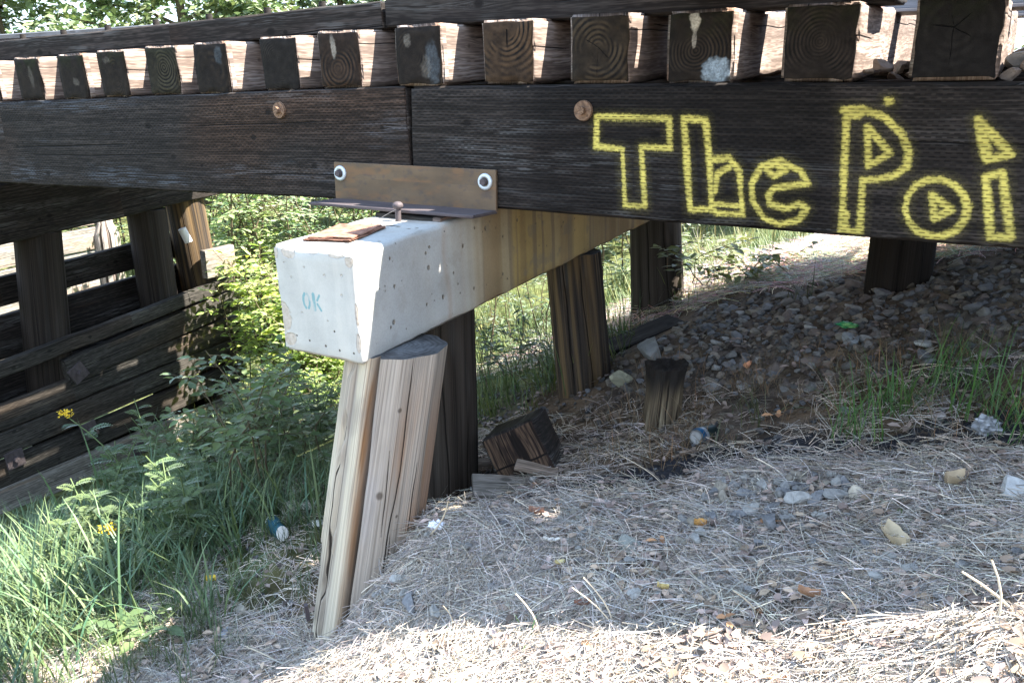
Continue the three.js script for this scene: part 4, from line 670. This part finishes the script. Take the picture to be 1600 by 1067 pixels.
// ---------------------------------------------------------------- litter and odd things
{ R = rngOf(55);
  const crumple = (s, seed, f = 2.6, a = .9) => { const g = new THREE.IcosahedronGeometry(1, 4), p = g.attributes.position; for (let k = 0; k < p.count; k++) { const v = V(p.getX(k), p.getY(k), p.getZ(k)), q = Math.abs(fb3(v.x * f + seed, v.y * f, v.z * f, 3) - .5) * 2; v.multiplyScalar(1 - a * .5 + a * q); p.setXYZ(k, v.x * s[0], v.y * s[1], v.z * s[2]); } g.computeVertexNormals(); return g; };
  const put = (u, v, name, g, m, label, cat, dy = .01, ry = 0) => { const p = spot(u, v), o = mesh(name, g, m, scene, [p[0], p[1] + dy, p[2]]); o.rotation.y = ry; return tag(o, label, cat); };
  put(683, 838, 'crumpled_paper', crumple([.034, .022, .03], 3), new THREE.MeshStandardMaterial({ color: new THREE.Color(.78, .8, .85), roughness: .7 }), 'crumpled bright white paper beside the pale leaning pile', 'paper', .035);
  put(1540, 682, 'crumpled_foil', crumple([.05, .036, .042], 9, 4.5, .7), std(paint(64, 64, (u, v) => { const g = fb2(u * 9, v * 9, 4); return [...mix3([.08, .085, .09], [.42, .43, .44], g), g]; }), { metalness: .3, roughness: .35 }), 'crumpled silvery wrapper in the black hollow at the right', 'wrapper', .03);
  put(1325, 519, 'green_wrapper', crumple([.055, .014, .028], 14), std(paint(64, 64, (u, v) => { const g = fb2(u * 7, v * 7, 3); return [...mix3([.02, .22, .08], [.2, .42, .14], sstep(.4, .6, g)), g]; }), { roughness: .35 }), 'shiny green candy wrapper on the ballast stones', 'wrapper', .03);
  // drinks can with a blue band
  const lathe = (P) => new THREE.LatheGeometry(P.map((p) => new THREE.Vector2(...p)), 24);
  { const p = spot(1100, 690), t = thing('drinks_can', 'dark drinks can with a blue band lying at the edge of the hollow', 'can', [p[0], p[1] + .025, p[2]]); t.rotation.set(1.35, .4, .3);
    const m = std(paint(16, 128, (u, v) => v > .72 ? [.12, .13, .13, .5] : v > .58 ? [.02, .1, .2, .5] : v > .54 ? [.3, .33, .36, .5] : [.02, .035, .035, .5]), { metalness: .5, roughness: .4 });
    mesh('can_body', lathe([[.001, -.058], [.022, -.058], [.031, -.05], [.032, .04], [.026, .055], [.024, .056]]), m, t); mesh('can_lid', lathe([[.001, .052], [.023, .052], [.0255, .057], [.024, .058]]), rockM[4], t); }
  { const p = spot(435, 842), t = thing('paper_cup', 'crushed white paper cup with a dark teal band lying in the weeds', 'cup', [p[0], p[1] + .04, p[2]]); t.rotation.set(.1, -.5, 1.85);
    const m = std(paint(64, 128, (u, v) => (v > .3 && v < .75) ? [.02, .075, .1, .5] : [.62, .6, .55, .5]), { roughness: .7 }); const g = lathe([[.001, -.075], [.03, -.075], [.031, -.072], [.041, .07], [.044, .074], [.041, .076]]); g.scale(1, 1, .75); mesh('cup_body', g, m, t); mesh('cup_rim', new THREE.TorusGeometry(.0415, .003, 6, 28).rotateX(Math.PI / 2).scale(1, 1, .75), new THREE.MeshStandardMaterial({ color: new THREE.Color(.7, .68, .62), roughness: .7 }), t, [0, .075, 0]); }
  // split wood scraps
  [[785, 775, .22, .14, .6, 'largest grey wood scrap lying below the tipped block'], [838, 750, .16, .06, .35, 'narrow pale wood scrap to the right below the tipped block'], [768, 740, .16, .05, .9, 'whitish wood scrap between the black pile and the block']].forEach(([u, v, L, W, a, lab], k) => { const p = spot(u, v), o = mesh('wood_scrap', beam([L, .016, W], { r: .002, amp: .003, chip: .008, W: 1.6, H: .4, seed: 3 + k * 5, u0: k * .3, freq: 10, cell: [.03, .02, .03], oneMat: true }), mGrey, scene, [p[0], p[1] + .035 + k * .008, p[2]]); o.rotation.set(.15, a, -.2); tag(o, lab, 'wood scrap'); });
  { const p = spot(1000, 530), o = mesh('buried_board', beam([.5, .04, .16], { W: 1.6, H: .4, amp: .006, oneMat: true, seed: 4 }), mBrown, scene, [p[0], p[1] + .02, p[2]]); o.rotation.set(.1, 1.0, .15); tag(o, 'half buried brown board behind the stump, by the far pile', 'board'); }
  // fallen leaves worth pointing at
  const one = (u, v, L, W, c, lab, az, curl = .35) => { const b = gather(), n = 7, p = spot(u, v); for (let j = 0; j <= n; j++) for (let i = -2; i <= 2; i++) { const q = j / n, w = W * Math.pow(Math.sin(Math.PI * clamp(.06 + q * .9)), .7) * (1 + .25 * (n2(j * 1.7 + u, i) - .5)), s = i / 2; b.p.push((q - .5) * L, .008 + curl * L * (q - .5) * (q - .5) * 1.6 + Math.abs(s) * Math.abs(s) * W * .5 + .005 * n2(i * 2 + u, j * 2), s * w / 2); const k = .8 + .4 * n2(j * 2, i * 2 + v); b.c.push(c[0] * k, c[1] * k, c[2] * k); } for (let j = 0; j < n; j++) for (let i = 0; i < 4; i++) { const k = j * 5 + i; b.i.push(k, k + 1, k + 5, k + 1, k + 6, k + 5); } const o = mesh('dead_leaf', finish(b), mDry, scene, [p[0], p[1] + .022, p[2]]); o.rotation.y = az; tag(o, lab, 'dead leaf'); };
  one(1395, 868, .1, .055, [.42, .34, .22], 'large tan curled leaf on the straw at the right', -.9); one(1093, 838, .035, .03, [.42, .22, .06], 'small bright orange leaf among the pale stones', .4); one(1262, 950, .05, .028, [.32, .17, .09], 'orange brown leaf at the edge of the sunlight', .1); one(1490, 775, .075, .05, [.38, .29, .18], 'brown crinkled leaf at the right, next to the tan stone', .9); one(862, 862, .05, .018, [.6, .57, .5], 'slim whitish leaf curled on the straw in the middle', .5); one(910, 965, .045, .025, [.24, .12, .08], 'rust red leaf near the sunlit edge in the middle', .7); one(1035, 938, .03, .022, [.55, .42, .16], 'tiny yellow leaf in the straw, right of the rust red one', .3); one(838, 817, .05, .03, [.26, .14, .09], 'reddish torn leaf in the straw below the wood scraps', .2); one(875, 898, .03, .02, [.5, .42, .2], 'pale yellow leaf lying in the middle of the straw', .8); one(1166, 588, .05, .03, [.6, .28, .14], 'orange leaf standing on the ballast, caught by light', 1.2, .8); one(330, 922, .04, .035, [.6, .42, .04], 'yellow leaf in the grass left of the pale pile', .5);
  // single dry stalks
  const mStalk = new THREE.MeshStandardMaterial({ color: new THREE.Color(.5, .42, .3), roughness: .8 });
  const stalk = (u, v, dx, dy, dz, lab, r = .0022, bend = .04) => { const p = spot(u, v), pts = []; for (let j = 0; j <= 5; j++) { const q = j / 5; pts.push([dx * q + bend * Math.sin(q * 3) * .5, dy * q, dz * q + bend * q * q * .6]); } const o = mesh('dry_stalk', tube(pts, r, r * .6, 5), mStalk, scene, [p[0], p[1] - .005, p[2]]); tag(o, lab, 'stalk'); };
  stalk(655, 850, .13, .2, .0, 'tall curved dry stalk leaning from the bank beside the pale pile', .0032); stalk(960, 985, -.09, .13, -.02, 'forked dry stem in the sunlight edge, middle', .003); stalk(965, 990, -.12, .11, .0, 'lower fork of the dry stem at the sunlight edge', .0022); stalk(842, 1000, -.07, .12, -.02, 'yellow green stalk leaning left at the sunlight edge', .003); stalk(1180, 970, -.05, .09, .02, 'bent pale straw stem standing left of the thin twisted one', .0025); stalk(1305, 985, -.0, .11, -.03, 'thin twisted brown stem at the sunlit edge on the right', .0022, .08); stalk(1040, 760, -.15, .1, .02, 'long dry stem slanting out of the dark hollow', .002); stalk(1545, 1000, -.02, .16, -.04, 'thick dry stem at the right edge of the sunlight', .003); stalk(1600, 980, -.12, .1, .0, 'pale broken stem lying over the right edge', .004); stalk(290, 1060, -.02, .12, 0, 'dry upright stem at the bottom left', .002); stalk(450, 1045, -.14, .06, .02, 'pale dry stem lying at the bottom, left of the pile foot', .003); stalk(1060, 898, .07, .004, .0, 'short pale straw lying level in the middle', .003, 0); stalk(690, 917, .05, .004, .0, 'short white straw lying level below the paper', .003, 0); stalk(700, 990, .0, .1, .0, 'thin upright stem left of the yellow green stalk', .0018);
}

// ---------------------------------------------------------------- grass
const GREEN = [.065, .125, .04];
scatter('meadow_grass', 'long green grass at the lower left of the bank', 'grass', tuftGeo(3, 7, .34, .0085, 1.0, [.075, .14, .055], .05), mGrass, 1500, 61, (i) => { const [x, z] = P2(-2.6, .25, .1, 2.0); const d = sstep(-.35, -.95, x + .35 * (fb2(x * 3, z * 3, 2) - .5) - .2 * (1.2 - z)); return R() > d ? null : [x, z, rnd(.6, 1.2) * (x < -1.5 ? .75 : 1), .7, vary([1, 1, 1], .2, .2)]; });
scatter('fine_grass', 'fine green grass thinning out towards the straw', 'grass', tuftGeo(9, 12, .2, .0032, .9, [.07, .115, .04], .05), mGrass, 420, 62, (i) => { const [x, z] = P2(-1.4, .2, -.3, 1.4); return R() > .5 * sstep(.05, -.6, x) ? null : [x, z, rnd(.5, 1.2), .7, vary([1, 1, 1], .2, .3)]; });
scatter('slope_grass', 'sunlit green grass on the slope beyond the piles', 'grass', tuftGeo(15, 9, .3, .006, .9, [.075, .13, .03], .07), mGrass, 1700, 63, (i) => { const [x, z] = P2(-4.5, .6, -8, -.9); return R() > sstep(.5, -.2, x + .12 * (z + 1)) * (x < -2 && z > -2 ? .3 : 1) ? null : [x, z, rnd(.5, 1.2), .7, vary([1, 1, 1], .25, .3)]; });
scatter('far_grass', 'pale sunlit grass and weeds far beyond the bridge', 'grass', tuftGeo(16, 9, .45, .012, .8, [.12, .15, .05], .16), mGrass, 1500, 64, (i) => { const [x, z] = P2(-14, 8, -16, -4.5); return [x, z, rnd(.5, 1.3), .7, vary([1, 1, 1], .25, .4)]; });
[[1345, 690, .3, 'leftmost of the bright green grass tufts right of the middle'], [1385, 645, .26, 'second green grass tuft, behind the leftmost one'], [1420, 640, .24, 'grass tuft standing in the middle of the green patch'], [1490, 600, .26, 'grass tuft at the top of the green patch under the painted o'], [1535, 645, .3, 'tall thin grass tuft at the right of the green patch'], [1590, 680, .28, 'grass tuft at the right edge of the picture'], [1180, 665, .2, 'sparse grass tuft with bent blades right of the stump'], [1160, 640, .18, 'sparse weak grass tuft between stump and ballast'], [1130, 700, .14, 'few green blades beside the drinks can'], [1250, 470, .22, 'thin grass tuft high under the beam at the dark dirt'], [1480, 560, .2, 'dull grass tuft just above the green patch'], [820, 1005, .1, 'few green blades at the sunlight edge near the middle'], [1410, 815, .1, 'small crossing green blades in the straw at the right'], [870, 935, .07, 'tiny green shoot in the straw in the middle'], [715, 1000, .06, 'yellow green shoots at the sunlight edge, left']].forEach(([u, v, h, lab], k) => {
  const p = spot(u, v), n = h > .23 ? 46 : h > .15 ? 18 : 7, o = mesh('grass_tuft', tuftGeo(100 + k, n, h, .0042, 1.35, k > 5 && k < 11 ? [.07, .085, .03] : [.07, .17, .03], h * .32), mGrass, scene, [p[0], p[1], p[2]]); tag(o, lab, 'grass tuft', 'grass tufts in the straw and ballast');
});
{ const g = tuftGeo(41, 30, .2, .0025, 1.5, [.16, .12, .07], .12); scatter('dry_grass', 'thin withered grass around the stump and the hollow', 'grass', g, mDry, 90, 65, (i) => { const [x, z] = P2(.6, 2.4, -1.0, -.1); return [x, z, rnd(.4, .9), .5, vary([1, 1, 1], .3, .2)]; }); }

// ---------------------------------------------------------------- weeds and bushes
const at = (u, v) => spot(u, v);
const col = (u, z) => { const k = Math.tan(THREE.MathUtils.degToRad(44.71 / 2)), d = V(((u - 800) / 533.5) * k, .06 * k, -1).applyQuaternion(camera.quaternion), t = (z - camera.position.z) / d.z, x = camera.position.x + d.x * t; return [x, land(x, z), z]; };
bush('leafy_shrub', 'bright sunlit shrub with pale oval leaves right of the plank wall', 'shrub', col(450, -2.8), { seed: 5, h: 1.6, spread: .55, stems: 13, twigs: 20, twig: .36, leaf: .095, color: [.34, .46, .07], from: .08, foot: 4 });
bush('leafy_shrub', 'sunlit shrub with slender twigs touching the right end of the plank wall', 'shrub', col(398, -2.7), { seed: 6, h: 1.7, spread: .3, stems: 6, twigs: 11, twig: .3, leaf: .08, color: [.29, .41, .06], from: .2, foot: 2.5 });
bush('leafy_shrub', 'sunlit shrub directly left of the white beam end', 'shrub', col(505, -3.0), { seed: 7, h: 1.5, spread: .6, stems: 15, twigs: 20, twig: .36, leaf: .08, color: [.32, .44, .07], from: .06, foot: 4 });
bush('leafy_shrub', 'low sunlit shrub below the white beam end, left of the pale pile', 'shrub', col(490, -2.45), { seed: 27, h: .75, spread: .5, stems: 13, twigs: 13, twig: .28, leaf: .065, color: [.2, .31, .05], from: .06, foot: 4 });
bush('tall_shrub', 'tall pale green bush behind the shrubs, reaching up to the left beam', 'shrub', col(410, -5), { seed: 8, h: 3.3, spread: 1.1, stems: 15, twigs: 24, twig: .7, leaf: .11, color: [.2, .3, .06], from: .08, foot: 7, full: false, r: .018 });
bush('tall_shrub', 'dense bush behind the bracket, left of the white beam', 'shrub', col(515, -5.4), { seed: 9, h: 2.9, spread: 1.0, stems: 15, twigs: 24, twig: .7, leaf: .1, color: [.15, .25, .05], from: .06, foot: 7, full: false, r: .018 });
bush('tall_shrub', 'far green bush seen between the left piles above the planks', 'shrub', col(185, -6.2), { seed: 10, h: 3.0, spread: 1.3, stems: 13, twigs: 20, twig: .8, leaf: .13, color: [.2, .28, .08], from: .06, foot: 8, full: false, r: .02 });
bush('tall_shrub', 'green bush behind the right end of the plank wall', 'shrub', col(330, -6.5), { seed: 28, h: 3.4, spread: 1.2, stems: 13, twigs: 22, twig: .8, leaf: .12, color: [.18, .28, .06], from: .06, foot: 8, full: false, r: .02 });
bush('shade_sapling', 'dark green sapling with oval leaves in the shade before the plank wall', 'sapling', at(395, 800), { seed: 11, h: .82, spread: .35, stems: 5, twigs: 11, twig: .26, leaf: .062, color: [.1, .165, .035], from: .45, foot: 1.2, r: .006 });
bush('shade_sapling', 'smaller dark sapling left of the taller one, at the lowest plank', 'sapling', at(300, 770), { seed: 12, h: .62, spread: .35, stems: 5, twigs: 9, twig: .22, leaf: .06, color: [.1, .165, .035], from: .3, foot: 1.4, r: .005 });
bush('shade_sapling', 'dark leafy sapling directly left of the pale pile', 'sapling', at(475, 745), { seed: 13, h: .6, spread: .3, stems: 6, twigs: 9, twig: .2, leaf: .05, color: [.085, .15, .035], from: .2, foot: 1.6, r: .005 });
bush('broadleaf_weed', 'broad leaved weed at the bottom left of the straw', 'weed', at(215, 1000), { seed: 14, h: .12, spread: .16, stems: 6, twigs: 2, twig: .1, leaf: .09, wide: .45, color: [.085, .16, .04], r: .003, stemMat: mStemG, foot: .4 });
bush('slope_weed', 'leafy weed with upright dark stems behind the black pile', 'weed', col(805, -2.7), { seed: 15, h: 1.2, spread: .25, stems: 6, twigs: 12, twig: .2, leaf: .07, wide: .3, color: [.07, .13, .03], from: .2, r: .006, foot: 3 });
bush('slope_weed', 'second leafy weed on the bright slope between the two dark piles', 'weed', col(768, -3.0), { seed: 16, h: .9, spread: .3, stems: 6, twigs: 10, twig: .2, leaf: .07, wide: .3, color: [.07, .13, .03], from: .1, r: .005, foot: 3 });
bush('slope_weed', 'low leafy weed among rocks on the shaded slope left of the tipped block', 'weed', [-.35, land(-.35, -1.5), -1.5], { seed: 17, h: .45, spread: .35, stems: 9, twigs: 8, twig: .16, leaf: .06, wide: .32, color: [.05, .105, .03], from: .1, r: .004, foot: 4 });
bush('sunlit_weed', 'yellow green weed in the full sun beyond the dark dirt', 'weed', at(1170, 440), { seed: 18, h: .3, spread: .45, stems: 10, twigs: 7, twig: .2, leaf: .075, color: [.13, .17, .03], from: .1, r: .004, foot: 4 });
bush('sunlit_weed', 'second yellow green weed right behind the far pile', 'weed', at(1120, 410), { seed: 19, h: .35, spread: .4, stems: 8, twigs: 7, twig: .2, leaf: .07, color: [.12, .16, .03], from: .1, r: .004, foot: 4 });
bush('roadside_bush', 'bright leafy growth seen right of the largest tie', 'shrub', [2.15, land(2.15, -5.2), -5.2], { seed: 20, h: 1.9, spread: .9, stems: 14, twigs: 14, twig: .5, leaf: .1, wide: .25, color: [.11, .16, .04], from: .1, full: false, foot: 6, r: .01 });
bush('roadside_bush', 'bush behind the far pile, beyond the concrete beam', 'shrub', col(975, -5.6), { seed: 24, h: 2.0, spread: 1.1, stems: 14, twigs: 15, twig: .55, leaf: .1, color: [.1, .16, .03], from: .08, full: false, foot: 7, r: .01 });
{ // bare twigs beyond the far pile
  R = rngOf(71); const S = [], p = at(1085, 400); for (let k = 0; k < 26; k++) { const a = rnd(6.28), e = rnd(.2, 1.2), L = rnd(.3, .9), x = rnd(-.4, .4), z = rnd(-.4, .4), P = []; for (let j = 0; j <= 4; j++) { const q = j / 4; P.push([x + Math.cos(a + q * .7) * Math.cos(e) * L * q, Math.sin(e) * L * q - .1 * q * q, z + Math.sin(a + q * .7) * Math.cos(e) * L * q]); } S.push(tube(P, .005, .0015, 4)); }
  const o = mesh('dry_brush', mergeGeometries(S), mGrey, scene, p); tag(o, 'tangle of bare bleached twigs beside the far pile', 'brush'); }
[[330, 790, 'feathery dark weed at the foot of the taller sapling'], [250, 800, 'feathery weed below the lowest plank'], [440, 750, 'feathery weed between sapling and pale pile'], [210, 840, 'feathery weed left of the rocks in the shade'], [500, 690, 'feathery fern like weed at the left edge of the pale pile'], [380, 700, 'feathery weed behind the taller sapling'], [170, 860, 'feathery weed at the far left below the planks'], [300, 850, 'feathery weed nearest to the straw on the left'], [280, 760, 'feathery weed at the right end of the lowest plank'], [450, 680, 'feathery weed in the middle of the dark thicket'], [350, 740, 'feathery weed between the two saplings']].forEach(([u, v, lab], k) => feather('feathery_weed', lab, 'weed', at(u, v), { seed: 200 + k, h: .32 + .12 * (k % 3), stems: 6, fronds: 11, frond: .17, lean: .3, foot: 1.4, group: 'feathery weeds in the left thicket', color: [.08, .145, .03] }));
feather('tansy_plant', 'tall weed with a yellow flower head before the planks at the left', 'flowering weed', at(255, 800), { seed: 301, h: .62, stems: 1, fronds: 12, frond: .17, lean: .55, az: 2.5, flowers: 1, color: [.06, .12, .04] });
feather('tansy_plant', 'low weed with a yellow flower head in the grass at the lower left', 'flowering weed', at(150, 900), { seed: 302, h: .22, stems: 1, fronds: 8, frond: .14, lean: .3, az: 2.6, flowers: 1, color: [.06, .12, .04] });
{ const p = at(95, 1000); R = rngOf(66); const b = gather(); for (let k = 0; k < 34; k++) blade(b, rnd(-.3, .3), 0, rnd(-.2, .2), rnd(6.28), rnd(.35, .62), rnd(.009, .016), rnd(.3, 1.2), vary([.085, .17, .075], .2, .2), 6); tag(mesh('reed_grass', finish(b), mGrass, scene, p), 'broad bladed reed grass at the lower left corner', 'grass clump', 'reed grass clumps at the lower left'); 
  const p2 = at(190, 830); const b2 = gather(); R = rngOf(67); for (let k = 0; k < 22; k++) blade(b2, rnd(-.2, .2), 0, rnd(-.2, .2), rnd(6.28), rnd(.35, .6), rnd(.009, .015), rnd(.3, 1.1), vary([.08, .16, .07], .2, .2), 6); tag(mesh('reed_grass', finish(b2), mGrass, scene, p2), 'reed grass clump below the feathery weeds at the left', 'grass clump', 'reed grass clumps at the lower left'); }

// ---------------------------------------------------------------- trees beyond the track
function tree(label, x, z, H, W, color, seed, n) {
  R = rngOf(seed); const y = land(x, z), t = thing('broadleaf_tree', label, 'tree', [x, y, z]), S = [], b = gather(), tips = [];
  S.push(tube([[0, -.3, 0], [.08, H * .3, .05], [-.05, H * .6, .1], [.1, H * .92, 0]], .02 * H, .004 * H, 9));
  for (let k = 0; k < 26; k++) { const q = rnd(.12, .95), a = rnd(6.28), L = W * rnd(.5, 1) * Math.sin(Math.PI * (.12 + .82 * q)), e = rnd(.1, .7), p0 = V(.05, H * q * .9, .03), p1 = p0.clone().add(V(Math.cos(a) * L, L * e * .6, Math.sin(a) * L)); S.push(tube([[p0.x, p0.y, p0.z], [mix(p0.x, p1.x, .5), mix(p0.y, p1.y, .5) + .1 * L, mix(p0.z, p1.z, .5)], [p1.x, p1.y, p1.z]], .006 * H, .0015 * H, 5)); for (const f of [.45, .7, .95]) tips.push([p0.clone().lerp(p1, f), .22 * W * rnd(.7, 1.3), rnd(.7, 1.25)]); }
  for (let k = 0; k < n; k++) { const [c, r, kk] = tips[(R() * tips.length) | 0], d = V(rnd(-1, 1), rnd(-.8, .8), rnd(-1, 1)), p = c.clone().addScaledVector(d, r * Math.pow(R(), .4)), l = rnd(.14, .24); leaf(b, p, V(rnd(-1, 1), rnd(-.7, .3), rnd(-1, 1)).normalize(), V(rnd(-.6, .6), 1, rnd(-.6, .6)).normalize(), l, l * .65, vary(color, .25).map((q) => q * kk), false); }
  mesh('trunk', mergeGeometries(S), mStem, t); mesh('crown', finish(b), mLeaf, t); return t;
}
tree('leftmost pale green tree above the guard timber', -15.5, -7.5, 7, 3.2, [.17, .25, .09], 1, 17000);
tree('darker green tree above the guard timber, next to the leftmost', -14.5, -11, 8.5, 3.4, [.17, .25, .09], 2, 17000);
tree('tree with thin crown in the middle of the row beyond the track', -12.0, -13.5, 7.5, 3.2, [.17, .25, .09], 3, 17000);
tree('tree right of the middle of the row, ending near the guard joint', -9.0, -15, 7.8, 3.3, [.17, .25, .09], 4, 17000);
tree('tree at the right end of the row, mostly behind the timbers', -5, -17, 8, 3.2, [.09, .15, .05], 5, 6000);
tree('low tree down in the hollow seen under the left beam', -7.5, -10, 4.6, 2.6, [.17, .25, .09], 6, 17000);
tree('low tree beyond the white beam, in the gap by the bracket', -4.6, -10.5, 4.4, 2.6, [.08, .14, .035], 7, 8000);
tree('tree beyond the bright slope behind the piles', -.5, -13, 4.5, 2.4, [.1, .15, .045], 8, 7000);

renderer.render(scene, camera);
